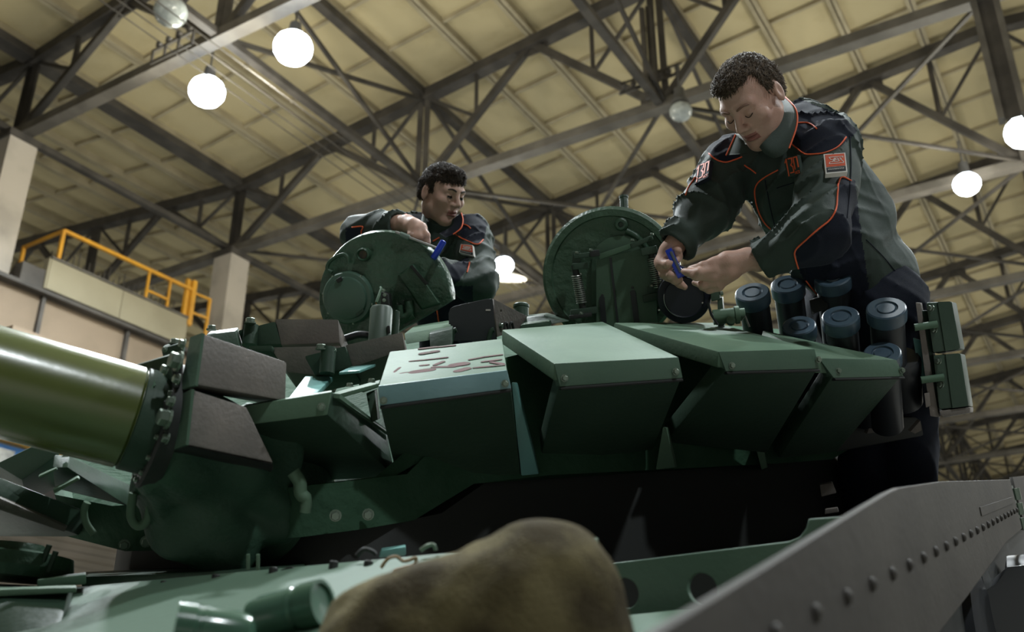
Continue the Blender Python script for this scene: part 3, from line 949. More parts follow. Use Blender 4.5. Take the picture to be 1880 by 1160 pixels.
# turquoise roof patch behind the mantlet blocks
hexa('roof_patch', [D(528, 732, 2.35), D(560, 690, 2.60), D(612, 690, 2.62), D(575, 728, 2.38)],
     [D(528, 742, 2.35), D(560, 700, 2.60), D(612, 700, 2.62), D(575, 738, 2.38)], CY, tank, 0.003)
hexa('roof_patch', [D(622, 683, 2.5), D(645, 672, 2.6), D(690, 668, 2.6), D(660, 680, 2.5)],
     [D(622, 688, 2.5), D(645, 677, 2.6), D(690, 673, 2.6), D(660, 685, 2.5)], CY, tank, 0.002)
# red crayon strokes on the pale top of the second block
tn = nrm_of(D(715, 645, 2.50), D(922, 621, 2.52), s2_[1])
tp0 = D(715, 645, 2.50)
def mark(pts, w):
    mb = MB()
    ps = [on_plane(x, y, tp0, tn) + tn * 0.0012 for x, y in pts]
    for a, b in zip(ps[:-1], ps[1:]):
        d = (b - a).normalized()
        s = d.cross(tn).normalized()
        r = w * 0.62
        ol = [b + d * (r * math.cos(q)) + s * (r * math.sin(q)) for q in [math.pi * (k / 7 - 0.5) for k in range(8)]]
        ol += [a - d * (r * math.cos(q)) - s * (r * math.sin(q)) for q in [math.pi * (k / 7 - 0.5) for k in range(8)]]
        n_o = len(ol)
        mb.add([p + tn * 0.0008 for p in ol] + list(ol), [tuple(range(n_o))] + [(i, n_o + i, n_o + (i + 1) % n_o, (i + 1) % n_o) for i in range(n_o)])
    o = mb.build('crayon_mark', RD, u2)
for pts, w in (([(773, 641), (798, 638)], 0.014), ([(776, 650), (800, 646)], 0.018), ([(803, 638), (833, 635)], 0.011), ([(754, 664), (786, 661), (820, 657)], 0.008),
               ([(717, 690), (734, 676)], 0.006), ([(717, 690), (746, 685)], 0.007), ([(762, 684), (788, 680)], 0.026), ([(774, 672), (784, 671)], 0.010),
               ([(799, 671), (813, 665)], 0.010), ([(797, 675), (832, 674)], 0.012), ([(836, 671), (850, 669)], 0.028), ([(842, 682), (856, 678)], 0.020),
               ([(863, 661), (890, 656), (921, 652)], 0.008), ([(887, 665), (918, 661)], 0.009), ([(903, 666), (922, 669)], 0.010), ([(872, 676), (924, 671)], 0.009)):
    mark(pts, w)

# ---------- blocks beside the gun
bA = hexa('armour_block', [D(371, 611, 1.88), D(526, 664, 2.06), D(524, 736, 2.04), D(358, 706, 1.84)],
          [D(349, 619, 1.93), D(510, 690, 2.30), D(505, 745, 2.30), D(331, 714, 1.90)], PR, tank, 0.006)
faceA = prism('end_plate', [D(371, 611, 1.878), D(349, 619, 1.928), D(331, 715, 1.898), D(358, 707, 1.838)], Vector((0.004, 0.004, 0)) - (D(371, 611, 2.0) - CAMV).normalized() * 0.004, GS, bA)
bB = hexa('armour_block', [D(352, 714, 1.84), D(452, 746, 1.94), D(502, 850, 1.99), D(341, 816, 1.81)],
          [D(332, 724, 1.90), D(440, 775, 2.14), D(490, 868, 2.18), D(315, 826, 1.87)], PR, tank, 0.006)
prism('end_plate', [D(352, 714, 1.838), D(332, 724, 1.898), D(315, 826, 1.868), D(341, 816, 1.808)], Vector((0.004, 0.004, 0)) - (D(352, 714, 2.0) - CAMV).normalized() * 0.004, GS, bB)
hexa('nose_strip', [D(315, 828, 1.865), D(500, 862, 2.0), D(502, 852, 1.99), D(341, 818, 1.805)],
     [D(315, 834, 1.90), D(498, 868, 2.06), D(502, 858, 2.06), D(341, 824, 1.85)], DK, bB)
for x, y, r in ((330, 664, 0.020), (306, 679, 0.011), (328, 697, 0.011), (318, 738, 0.012), (310, 769, 0.021), (308, 805, 0.012), (338, 632, 0.010)):
    p = D(x, y, 1.855)
    bolt(p, (-0.75, -0.6, 0.05), r, bA if y < 715 else bB)
for (x0, y0, x1, y1) in ((316, 650, 332, 712), (300, 736, 318, 822)):
    hexa('bolt_bracket', [D(x0, y0, 1.875), D(x1, y0 - 6, 1.88), D(x1 - 4, y1, 1.875), D(x0, y1, 1.87)],
         [D(x0 + 6, y0, 1.93), D(x1 + 6, y0 - 6, 1.93), D(x1 + 2, y1, 1.93), D(x0 + 6, y1, 1.93)], DK, tank, 0.003)
hexa('gun_bracket', [D(243, 672, 2.06), D(318, 650, 1.92), D(322, 700, 1.90), D(258, 690, 2.04)],
     [D(243, 671, 2.10), D(318, 648, 1.96), D(322, 698, 1.94), D(258, 688, 2.08)], G, tank, 0.003)
for x, y in ((291, 676), (275, 681)):
    bolt(D(x, y, 2.03), (-0.3, -0.9, 0), 0.005, tank, 'pin')
# bolted lug above
lug = hexa('bolt_lug', [D(296, 640, 2.1), D(336, 628, 2.08), D(336, 650, 2.08), D(300, 658, 2.1)],
           [D(300, 634, 2.2), D(340, 622, 2.18), D(340, 646, 2.18), D(304, 652, 2.2)], G, tank, 0.004)
bolt(D(320, 632, 2.12), (0, -0.2, 1), 0.012, lug)
bolt(D(303, 642, 2.08), (-0.3, -0.9, 0), 0.006, lug)

# ---------- grey blocks on the far side of the gun
def farblock(face, dn, df, end=None, dend=None):
    nr = [D(*p, dn) for p in face]
    fr = [q + Vector((0.0, df - dn, 0.0)) for q in nr]
    o = hexa('armour_block', nr, fr, PR, tank, 0.004)
    if end:
        e = [D(*p, dend) for p in end]
        eo = hexa('bolt_lug', e, [q + Vector((0.01, 0.12, 0.0)) for q in e], G, tank, 0.006)
        return o, eo
    return o, None
o1, e1_ = farblock(((505, 585), (621, 586), (624, 629), (516, 633)), 2.85, 3.05, ((436, 606), (505, 589), (517, 632), (445, 634)), 2.85)
bolt(D(459, 594, 2.82), (0, -0.25, 1), 0.017, e1_)
lathe('pin', [(0.022, 0), (0.022, 0.06)], D(458, 634, 2.83), (0, -0.05, 1), G, e1_, 12)
lg = hexa('bolt_lug', [D(378, 614, 2.7), D(432, 607, 2.75), D(440, 640, 2.75), D(400, 640, 2.7)],
          [D(384, 608, 2.85), D(438, 601, 2.9), D(446, 634, 2.9), D(406, 634, 2.85)], G, tank, 0.006)
bolt(D(388, 606, 2.74), (0, -0.25, 1), 0.014, lg)
o2, e2_ = farblock(((495, 637), (625, 634), (600, 690), (528, 684)), 2.72, 2.86, ((455, 634), (500, 633), (498, 645), (460, 645)), 2.7)
o3, e3_ = farblock(((634, 633), (739, 609), (744, 641), (646, 675)), 2.62, 2.82, ((558, 653), (634, 634), (646, 676), (578, 690)), 2.60)
bolt(D(589, 642, 2.57), (0, -0.25, 1), 0.015, e3_)
bolt(D(614, 644, 2.58), (0, -0.9, 0.3), 0.006, e3_)
lathe('pin', [(0.02, 0), (0.02, 0.07)], D(600, 686, 2.56), (0, -0.05, 1), G, e3_, 12)
hexa('block_arm', [D(612, 726, 2.25), D(696, 703, 2.3), D(698, 710, 2.3), D(614, 734, 2.25)],
     [D(614, 720, 2.4), D(698, 697, 2.45), D(700, 704, 2.45), D(616, 728, 2.4)], GL, tank, 0.002)
for x, y in ((642, 710), (682, 702)):
    bolt(D(x, y, 2.27), (0, -0.3, 1), 0.009, tank)
hexa('block_arm', [D(672, 722, 2.3), D(688, 716, 2.3), D(694, 770, 2.25), D(682, 776, 2.25)],
     [D(676, 720, 2.36), D(692, 714, 2.36), D(698, 768, 2.31), D(686, 774, 2.31)], G, tank, 0.002)
# lower armour left of the gun, under the barrel
hexa('armour_block', [D(-20, 868, 1.95), D(150, 935, 2.15), D(118, 974, 2.12), D(-20, 918, 1.92)],
     [D(-20, 950, 2.35), D(160, 960, 2.5), D(150, 985, 2.5), D(-20, 985, 2.35)], G, tank, 0.006)
hexa('nose_strip', [D(-20, 905, 1.90), D(122, 968, 2.10), D(118, 977, 2.10), D(-20, 930, 1.90)],
     [D(-20, 900, 1.95), D(126, 962, 2.15), D(122, 971, 2.15), D(-20, 925, 1.95)], PR, tank, 0.003)
hexa('armour_block', [D(-10, 852, 2.25), D(60, 818, 2.25), D(110, 832, 2.25), D(40, 882, 2.25)],
     [D(-10, 905, 2.6), D(60, 880, 2.7), D(120, 890, 2.7), D(50, 920, 2.6)], G, tank, 0.006)
hexa('armour_block', [D(100, 834, 2.10), D(128, 836, 2.10), D(124, 858, 2.06), D(96, 858, 2.06)],
     [D(104, 880, 2.3), D(240, 890, 2.3), D(236, 930, 2.26), D(100, 896, 2.26)], G, tank, 0.005)
bolt(D(120, 838, 2.08), (0, -0.5, 1), 0.007, tank)
hexa('side_rail', [D(70, 874, 2.0), D(104, 858, 2.02), D(106, 862, 2.02), D(72, 879, 2.0)],
     [D(70, 872, 2.06), D(104, 856, 2.08), D(106, 860, 2.08), D(72, 877, 2.06)], GL, tank)
hexa('side_rail', [D(97, 900, 2.0), D(143, 876, 2.02), D(147, 880, 2.02), D(100, 906, 2.0)],
     [D(97, 896, 2.08), D(143, 872, 2.1), D(147, 876, 2.1), D(100, 902, 2.08)], GL, tank, 0.002)
tube('lifting_hook', smooth_path([D(x, y, 2.05) for x, y in ((245, 905), (241, 930), (241, 950), (250, 964), (262, 964), (272, 950), (276, 928), (279, 905))], 5), 0.009, GL, tank, 10)
tube('lifting_hook', smooth_path([D(x, y, 2.10) for x, y in ((160, 922), (154, 938), (158, 960), (172, 980))], 5), 0.008, GL, tank, 8)
tube('lifting_hook', smooth_path([D(x, y, 2.08) for x, y in ((538, 866), (550, 885), (552, 905), (562, 918), (560, 940))], 5), [0.014] * 15 + [0.012] * 6, GL, tank, 10)

# ---------- gun barrel
g0, g1 = D(284, 778, 1.96), D(-420, 588, 1.70)
gax = (g1 - g0)
gl_ = gax.length
R0 = 0.1005
prof = [(R0 * 0.95, -0.03), (R0 * 0.95, 0.0), (R0 * 0.95, 0.045), (R0 * 1.0, 0.05), (R0 * 1.0, 0.14), (R0 * 0.995, 0.4), (R0 * 0.97, gl_ * 0.95), (R0 * 0.97, gl_ * 2.2), (0.06, gl_ * 2.2), (0.06, gl_ * 2.0)]
barrel = lathe('gun_barrel', prof, g0, gax, BA, tank, 64)
lathe('barrel_collar', [(R0 * 0.955, -0.02), (R0 * 1.012, -0.015), (R0 * 1.012, 0.042), (R0 * 0.955, 0.044)], g0, gax, G, barrel, 64, caps=False)
cs = D(282, 716, 1.90)
hexa('sleeve_clamp', [D(277, 712, 1.885), D(283, 703, 1.89), D(285, 705, 1.89), D(273, 728, 1.88)],
     [D(280, 713, 1.91), D(286, 704, 1.91), D(288, 706, 1.91), D(276, 729, 1.90)], GL, barrel)
# flange with bolts
gd_ = gax.normalized()
s_, n__, a__ = frame_of(gd_)
flange = lathe('mantlet_flange', [(R0 * 1.0, -0.035), (R0 * 1.26, -0.035), (R0 * 1.26, -0.005), (R0 * 1.20, 0.0), (R0 * 1.0, 0.0)], g0, gd_, DK, tank, 48, caps=False)
for k in range(16):
    an = 2 * math.pi * (k + 0.3) / 16
    bolt(g0 + (s_ * math.cos(an) + n__ * math.sin(an)) * R0 * 1.12, gd_, 0.0065, flange)

# ---------- canvas mantlet cover: rings from the flange to the turret face, with folds
def cover():
    cs_ = [(D(288, 780, 1.97), 0.126, 0.126), (D(305, 795, 1.99), 0.128, 0.128), (D(340, 830, 2.07), 0.142, 0.142), (D(378, 865, 2.13), 0.162, 0.162),
           (D(405, 888, 2.17), 0.176, 0.176), (D(424, 900, 2.21), 0.158, 0.158), (D(440, 905, 2.25), 0.162, 0.162), (D(462, 905, 2.31), 0.178, 0.178), (D(485, 905, 2.42), 0.175, 0.175)]
    seg = 72
    ax2 = (D(470, 910, 2.48) - D(288, 780, 1.97)).normalized()
    vs, fs = [], []
    sub = 5
    full = []
    for i in range(len(cs_) - 1):
        for k in range(sub):
            t = k / sub
            a, b = cs_[i], cs_[i + 1]
            t2 = t * t * (3 - 2 * t)
            full.append((a[0].lerp(b[0], t), a[1] + (b[1] - a[1]) * t2, a[2] + (b[2] - a[2]) * t2))
    full.append(cs_[-1])
    N = len(full)
    for i, (c, r1, r2) in enumerate(full):
        t = i / (N - 1)
        ax = (-gd_).lerp(ax2, min(1, t * 2)).normalized()
        s0, n0, _ = frame_of(ax)
        for k in range(seg):
            an = 2 * math.pi * k / seg
            amp = 0.017 * math.sin(math.pi * min(1, t * 1.2))
            fold = amp * (math.sin(an * 7 + 9 * t) * 0.7 + math.sin(an * 3 - 14 * t) * 1.1 + 1.2 * noise.noise(Vector((math.cos(an) * 3, math.sin(an) * 3, t * 9))))
            r = r1 + fold
            vs.append(c + (s0 * math.cos(an) + n0 * math.sin(an)) * r)
    for i in range(N - 1):
        for k in range(seg):
            k2 = (k + 1) % seg
            fs.append((i * seg + k, i * seg + k2, (i + 1) * seg + k2, (i + 1) * seg + k))
    fs.append(tuple(range(seg - 1, -1, -1)))
    fs.append(tuple(range((N - 1) * seg, N * seg)))
    bm = bmesh.new()
    vv = [bm.verts.new(p) for p in vs]
    for f in fs:
        bm.faces.new([vv[i] for i in f])
    o = bmobj('mantlet_cover', bm, CG, tank, True, 60)
    return o
mc = cover()

# ---------- hatch lid leaning open at the left (domed, with round sight cover)
hd = 3.30
hc = D(706, 552, hd)
hax = (tocam(hc) + Vector((-0.32, 0.10, -0.05))).normalized()
prof = [(0.0001, 0.022), (0.02, 0.022), (0.04, 0.022), (0.06, 0.021), (0.08, 0.021), (0.10, 0.020), (0.12, 0.018), (0.14, 0.016), (0.155, 0.014), (0.17, 0.012), (0.185, 0.010), (0.20, 0.006), (0.213, 0.008), (0.228, 0.004), (0.234, -0.012), (0.232, -0.04), (0.20, -0.06), (0.0001, -0.075)]
v, f = lathe_vf(prof, hc, hax, 64, caps=False)
bm = bmesh.new()
vv = [bm.verts.new(p) for p in v]
for g_ in f:
    bm.faces.new([vv[i] for i in g_])
bmesh.ops.remove_doubles(bm, verts=bm.verts, dist=0.0006)
pc = D(812, 563, hd)
cutn = (D(838, 546, hd) - D(775, 582, hd)).cross(hax).normalized()
if cutn.dot(pc - hc) < 0:
    cutn = -cutn
r_ = bmesh.ops.bisect_plane(bm, geom=list(bm.verts) + list(bm.edges) + list(bm.faces), plane_co=pc, plane_no=cutn, clear_outer=True)
bmesh.ops.holes_fill(bm, edges=[e for e in bm.edges if e.is_boundary])
for q in bm.verts:
    d_ = noise.noise(q.co * 14.0) * 0.007 + noise.noise(q.co * 34.0) * 0.004
    q.co += hax * d_
lid = bmobj('hatch_lid', bm, mat('lid_green_cast', (0.040, 0.084, 0.052), 0.36, 0, (0.055, 0.105, 0.068), 9.0, 0.9, 30, spec=0.5), tank, True, 50)
hs_, hn_, ha_ = frame_of(hax)
def onlid(px, py, lift=0.0):
    return on_plane(px, py, hc + hax * (0.022 + lift), hax)
# round sight cover
rc = onlid(641, 546, 0.0)
rad = 46 * hd / FPX
sc = lathe('sight_cover', [(rad * 1.06, -0.03), (rad * 1.06, 0.012), (rad * 1.0, 0.020), (rad * 0.86, 0.022), (rad * 0.83, 0.032), (rad * 0.78, 0.034), (0.0001, 0.036)], rc, hax, mat('sight_cover_green', (0.075, 0.14, 0.10), 0.4, 0, (0.065, 0.125, 0.09), 4), lid, 48, caps=False)
for an in (60, 130, 200, 265, 330, 15):
    bolt(rc + (hs_ * math.cos(math.radians(an)) + hn_ * math.sin(math.radians(an))) * rad * 1.03 + hax * 0.012, hax, 0.005, lid)
hexa('cover_clip', [onlid(616, 513, 0.04), onlid(626, 507, 0.04), onlid(630, 514, 0.04), onlid(620, 520, 0.04)],
     [onlid(616, 513), onlid(626, 507), onlid(630, 514), onlid(620, 520)], DK, lid)
hexa('cover_clip', [onlid(652, 577, 0.04), onlid(666, 566, 0.04), onlid(669, 571, 0.04), onlid(655, 583, 0.04)],
     [onlid(652, 577), onlid(666, 566), onlid(669, 571), onlid(655, 583)], G, lid)
# vent hole with collar
vc = onlid(668, 467, 0.0)
lathe('vent_collar', [(0.010, 0.002), (0.018, 0.016), (0.022, 0.012), (0.024, -0.01)], vc, hax, GR, lid, 20, caps=False)
lathe('vent_plug', [(0.0001, 0.010), (0.0165, 0.008), (0.0165, -0.01)], vc, hax, mat('rusty_plug', (0.07, 0.05, 0.025), 0.6, 0, (0.03, 0.025, 0.02), 90), lid, 12, caps=False)
tube('pipe_rib', smooth_path([onlid(x, y, 0.006) for x, y in ((610, 500), (601, 494), (604, 482), (616, 472), (630, 467), (638, 472), (640, 482))], 5), 0.0065, GR, lid, 8)
# raised panel with slot
hexa('raised_panel', [onlid(732, 505, 0.028), onlid(758, 486, 0.030), onlid(806, 556, 0.020), onlid(775, 566, 0.020)],
     [onlid(728, 505, -0.03), onlid(760, 482, -0.03), onlid(812, 558, -0.03), onlid(772, 572, -0.03)], GR, lid, 0.006)
hexa('slot_bar', [onlid(752, 489, 0.034), onlid(757, 486, 0.034), onlid(786, 520, 0.030), onlid(781, 524, 0.030)],
     [onlid(752, 489, 0.0), onlid(757, 486, 0.0), onlid(786, 520, 0.0), onlid(781, 524, 0.0)], DK, lid, 0.001)
for pts_, w in ((((733, 560), (738, 582), (752, 575), (750, 552)), 0.016), (((735, 590), (760, 578)), 0.012)):
    tube('cast_rib', smooth_path([onlid(x, y, 0.004) for x, y in pts_], 4), w, GR, lid, 8)
# latch lever and rusty wire
tube('latch_lever', [D(691, 555, 3.10), D(700, 530, 3.12), D(699, 528, 3.14)], 0.0045, GL, lid, 8)
for x, y in ((704, 533), (706, 541), (705, 551)):
    bolt(D(x, y, 3.12), tocam(D(x, y, 3.1)), 0.006, lid)
hexa('latch_body', [D(700, 535, 3.14), D(712, 540, 3.14), D(716, 575, 3.14), D(698, 572, 3.14)],
     [D(704, 533, 3.25), D(718, 538, 3.25), D(722, 573, 3.25), D(702, 570, 3.25)], DK, lid, 0.004)
tube('lock_wire', smooth_path([D(x, y, 3.1) for x, y in ((690, 555), (692, 562), (697, 568), (698, 576), (701, 570), (697, 562))], 4), 0.0028, BR, lid, 6)
# cylinder sight in front of the lid, cable bundle beside
cyl = lathe('periscope_head', [(0.034, -0.06), (0.034, 0.064), (0.030, 0.072), (0.0001, 0.074)], D(698, 606, 2.98), (0.02, -0.12, 1), mat('periscope_grey_green', (0.085, 0.12, 0.095), 0.45), tank, 28, caps=False)
lathe('periscope_knob', [(0.012, 0), (0.014, 0.008), (0.0001, 0.012)], D(710, 571, 3.02), (0.2, -0.5, 0.8), GL, cyl, 14)
hexa('periscope_slot', [D(710, 598, 2.945), D(716, 597, 2.945), D(717, 612, 2.945), D(711, 613, 2.945)], [D(710, 598, 2.96), D(716, 597, 2.96), D(717, 612, 2.96), D(711, 613, 2.96)], DK, cyl)
tube('cable', smooth_path([D(x, y, 3.0) for x, y in ((632, 622), (644, 618), (660, 614), (680, 616), (700, 622))], 4), 0.012, BL, tank, 8)
lathe('post_pin', [(0.010, -0.05), (0.010, 0.05), (0.0001, 0.055)], D(727, 600, 3.1), (0.02, -0.1, 1), G, tank, 12)
hexa('cupola_rim', [D(742, 612, 2.86), D(828, 596, 2.90), D(828, 618, 2.86), D(745, 632, 2.82)],
     [D(760, 598, 3.15), D(824, 588, 3.15), D(830, 600, 3.15), D(760, 612, 3.15)], GL, tank, 0.004)
hexa('cupola_rim', [D(788, 612, 2.84), D(830, 603, 2.84), D(830, 632, 2.80), D(790, 640, 2.80)],
     [D(790, 606, 2.9), D(832, 597, 2.9), D(832, 626, 2.9), D(792, 634, 2.9)], G, tank, 0.004)

# ---------- sensor shield: dark plate with a grey drilled side plate
sd = 2.95
shield = plate2d('sensor_shield', [D(x, y, sd) for x, y in ((826, 625), (824, 575), (828, 566), (836, 562), (895, 549), (903, 549), (907, 556), (912, 625))], [], 0.006, D(860, 580, sd), tocam(D(860, 580, sd)), mat('shield_navy_black', (0.016, 0.020, 0.024), 0.4), tank, 0.001)
a1_, b1_, c1_, d1_ = D(905, 550, sd), D(966, 581, sd + 0.16), D(950, 605, sd + 0.14), D(911, 618, sd)
nn = nrm_of(a1_, b1_, d1_)
sidep = plate2d('side_plate', [on_plane(*proj(p)[:2], a1_, nn) for p in (a1_, b1_, c1_, d1_)], [(on_plane(918, 571, a1_, nn), 0.0055)], 0.006, a1_, nn, PR, tank, 0.001)
bolt(on_plane(916, 598, a1_, nn) + nn * 0.004, nn, 0.009, sidep)
for x in (925, 935):
    tube('hook', smooth_path([on_plane(x + dx, y, a1_, nn) + nn * 0.006 for dx, y in ((-2, 604), (-1, 594), (2, 593), (4, 600), (5, 606))], 3), 0.004, DK, sidep, 6)
for x, d in ((829, 2.88), (898, 2.90)):
    tube('shield_arm', smooth_path([D(x + dx, y, d) for dx, y in ((-4, 640), (0, 620), (4, 608), (9, 605))], 4), 0.008, G, tank, 8)
hexa('slot_mark', [D(891, 568, sd - 0.004), D(901, 568, sd - 0.004), D(901, 570, sd - 0.004), D(891, 570, sd - 0.004)], [D(891, 568, sd + 0.002), D(901, 568, sd + 0.002), D(901, 570, sd + 0.002), D(891, 570, sd + 0.002)], SPR, shield)
lathe('vent_cap', [(0.024, -0.06), (0.024, 0.012), (0.026, 0.014), (0.026, 0.022), (0.022, 0.026), (0.0001, 0.027)], D(957, 572, 3.2), (0.0, -0.1, 1), G, tank, 24, caps=False)
hexa('roof_box', [D(965, 582, 3.1), D(1000, 578, 3.05), D(1045, 590, 3.0), D(960, 602, 3.05)],
     [D(968, 578, 3.25), D(1005, 574, 3.2), D(1048, 586, 3.15), D(964, 598, 3.2)], G, tank, 0.006)
hexa('roof_box', [D(955, 596, 2.98), D(1010, 588, 2.98), D(1010, 606, 2.98), D(955, 610, 2.98)],
     [D(958, 592, 3.08), D(1012, 584, 3.08), D(1012, 602, 3.08), D(958, 606, 3.08)], GR, tank, 0.008)

# ---------- round hatch standing open in the middle
rd = 3.12
rc0 = D(1122, 506, rd)
rax = (tocam(rc0) + Vector((-0.12, 0, -0.05))).normalized()
rs, rn, ra = frame_of(rax)
RR = 127 * rd / FPX
HG = mat('hatch_green_cast', (0.045, 0.092, 0.055), 0.45, 0, (0.062, 0.115, 0.072), 9.0, 0.6, 40, spec=0.4)
HD = mat('hatch_door_green', (0.075, 0.130, 0.085), 0.5, 0, (0.060, 0.112, 0.072), 6.0, 0.1, 80, spec=0.35)
disc = lathe('round_hatch', [(0.0001, 0.0), (RR * 0.60, 0.0), (RR * 0.74, 0.004), (RR * 0.85, 0.006), (RR * 0.865, 0.014), (RR * 0.955, 0.014), (RR, 0.004), (RR, -0.030), (RR * 0.96, -0.036), (0.0001, -0.04)], rc0, rax, HG, tank, 72, caps=False)
def rp(px, py, lift=0.0):
    return on_plane(px, py, rc0 + rax * lift, rax)
lathe('lid_knob', [(0.013, -0.03), (0.013, 0.03), (0.0145, 0.032), (0.0145, 0.038), (0.0001, 0.04)], D(1146, 380, 3.13), (0, 0, 1), G, disc, 14)
lathe('bolt_boss', [(0.021, 0.0), (0.021, 0.016), (0.016, 0.02), (0.009, 0.02), (0.008, 0.006), (0.0001, 0.006)], rp(1141, 412), rax, GR, disc, 22, caps=False)
tube('cast_rib', smooth_path([rp(x, y, 0.006) for x, y in ((1150, 424), (1166, 432), (1180, 446), (1190, 460))], 4), 0.010, GR, disc, 8)
# inner arched plate
arch = [rp(1140 + 54 * math.cos(math.radians(a)), 482 - 50 * math.sin(math.radians(a)), 0.012) for a in range(0, 181, 12)]
prism('arched_plate', arch + [rp(1086, 560, 0.012), rp(1194, 560, 0.012)], rax * -0.01, HD, disc, 0.002)
# door plate with two slots and a joint
doorp = [rp(x, y, 0.030) for x, y in ((1096, 476), (1202, 452), (1206, 620), (1096, 620))]
door = plate2d('hatch_door', doorp, [], 0.014, rp(1150, 540, 0.030), rax, HD, tank, 0.002)
prism('door_bar', [rp(1100, 466, 0.046), rp(1160, 446, 0.046), rp(1162, 455, 0.046), rp(1101, 477, 0.046)], rax * -0.02, GL, door, 0.002)
def slotbar(x0, y0, x1, y1, w, name, m, lift=0.0425):
    pts = [rp(x0 - w, y0, lift), rp(x0 + w, y0, lift), rp(x1 + w, y1, lift), rp(x1 - w, y1, lift)]
    prism(name, pts, rax * -0.004, m, door)
slotbar(1120.5, 473, 1135, 600, 2.0, 'door_joint', BL)
slotbar(1105, 549, 1110, 610, 5, 'door_slot', BL)
slotbar(1162, 537, 1170, 600, 5, 'door_slot', BL)
for x, y in ((1105.5, 548), (1162, 537), (1106, 542), (1161, 528)):
    r = 0.0085 if y in (548, 537) else 0.004
    lathe('door_hole', [(r, -0.002), (r, 0.0022), (0.0001, 0.0022)], rp(x, y, 0.0405), rax, BL, door, 14, caps=False)
# springs
def spring(p, q, r, turns, parent):
    p, q = Vector(p), Vector(q)
    ax = q - p
    s, n, a = frame_of(ax)
    pts = []
    for k in range(turns * 10 + 1):
        an = 2 * math.pi * k / 10
        pts.append(p + ax * (k / (turns * 10)) + (s * math.cos(an) + n * math.sin(an)) * r)
    tube('spring', pts, 0.0022, SPR, parent, 6)
    lathe('spring_rod', [(r * 0.7, -0.03), (r * 0.7, ax.length + 0.03)], p, ax, DK, parent, 12)
spring(D(1058, 504, 3.05), D(1068, 556, 3.05), 0.015, 14, door)
spring(D(1198, 472, 3.03), D(1208, 528, 3.03), 0.016, 15, door)
def blockp(name, cx, cy, w, h, d, dep, m=G, ang=0, bev=0.003):
    ca, sa = math.cos(math.radians(ang)), math.sin(math.radians(ang))
    c4 = []
    for a, b in ((-1, -1), (1, -1), (1, 1), (-1, 1)):
        x, y = a * w / 2, b * h / 2
        c4.append((cx + x * ca - y * sa, cy + x * sa + y * ca))
    hexa(name, [D(x, y, d) for x, y in c4], [D(x, y, d + dep) for x, y in c4], m, door, bev)
blockp('spring_bracket', 1066, 488, 30, 12, 3.03, 0.05, G, -6)
blockp('spring_bracket', 1058, 472, 16, 22, 3.05, 0.05, G, 0)
blockp('link_arm', 1077, 468, 46, 9, 3.04, 0.03, G, -7)
blockp('link_arm', 1092, 465, 18, 12, 3.035, 0.03, DK, -7)
blockp('link_arm', 1178, 444, 44, 9, 3.02, 0.03, G, -22)
blockp('spring_bracket', 1192, 460, 30, 14, 3.01, 0.05, G, -12)
blockp('spring_bracket', 1072, 572, 50, 13, 3.03, 0.05, G, -8)
blockp('spring_bracket', 1066, 580, 42, 8, 3.02, 0.05, DK, -8)
blockp('spring_bracket', 1200, 545, 40, 14, 3.02, 0.05, G, -12)
blockp('spring_bracket', 1200, 530, 22, 14, 3.02, 0.05, G, -12)
for x, y in ((1059, 466), (1085, 461), (1161, 443), (1197, 432), (1067, 577), (1196, 527), (1214, 520)):
    p = D(x, y, 3.01)
    bolt(p, (0.05, -0.3, 1), 0.007, door)
# ---------- round black sight cover in front of the near man's hands
bd = 2.92
bc = D(1256, 545, bd)
bax = (tocam(bc) + Vector((0.02, 0, -0.12))).normalized()
br = 49 * bd / FPX
NV = mat('navy_black_cover', (0.010, 0.012, 0.020), 0.5, spec=0.4)
blk = lathe('sight_disc', [(0.0001, 0.012), (br * 0.72, 0.012), (br * 0.75, 0.016), (br * 0.80, 0.012), (br * 0.97, 0.008), (br, 0.0), (br, -0.07), (0.0001, -0.08)], bc, bax, NV, tank, 48, caps=False)
bs, bn, _ = frame_of(bax)
for x, y in ((1210, 569), (1290, 556), (1222, 512), (1262, 500)):
    p = on_plane(x, y, bc + bax * 0.010, bax)
    lathe('cover_stud', [(0.0035, 0), (0.003, 0.003), (0.0001, 0.004)], p, bax, SPR, blk, 10)
tube('scratch_ring', [bc + bax * 0.0155 + (bs * math.cos(a) + bn * math.sin(a)) * br * 0.75 for a in [math.radians(x) for x in range(-70, 20, 6)]], 0.0008, SPR, blk, 4)
# pipe fitting right of it
pf = lathe('pipe_fitting', [(0.022, -0.04), (0.022, 0.02), (0.026, 0.022), (0.026, 0.034), (0.018, 0.036), (0.018, 0.05)], D(1335, 580, 2.86), (1, -0.15, 0.05), GL, tank, 24)
lathe('pipe_plug', [(0.012, 0.0), (0.013, 0.012), (0.006, 0.015)], D(1341, 592, 2.835), (0, -1, 0.2), GL, pf, 14)
blockfit = hexa('fitting_bracket', [D(1317, 548, 2.88), D(1326, 546, 2.88), D(1330, 598, 2.88), D(1318, 600, 2.88)], [D(1319, 546, 2.93), D(1328, 544, 2.93), D(1332, 596, 2.93), D(1320, 598, 2.93)], G, tank, 0.002)
hexa('fitting_head', [D(1304, 536, 2.87), D(1320, 531, 2.87), D(1322, 550, 2.87), D(1306, 554, 2.87)], [D(1306, 534, 2.92), D(1322, 529, 2.92), D(1324, 548, 2.92), D(1308, 552, 2.92)], G, tank, 0.004)
bolt(D(1322, 539, 2.88), (1, -0.2, 0.1), 0.009, blockfit)
tube('fitting_lever', [D(1300, 556, 2.85), D(1306, 578, 2.85), D(1318, 596, 2.84)], 0.004, BL, tank, 6)
tube('fitting_lever', [D(1363, 588, 2.83), D(1368, 580, 2.83), D(1376, 600, 2.83)], 0.003, SPR, tank, 6)

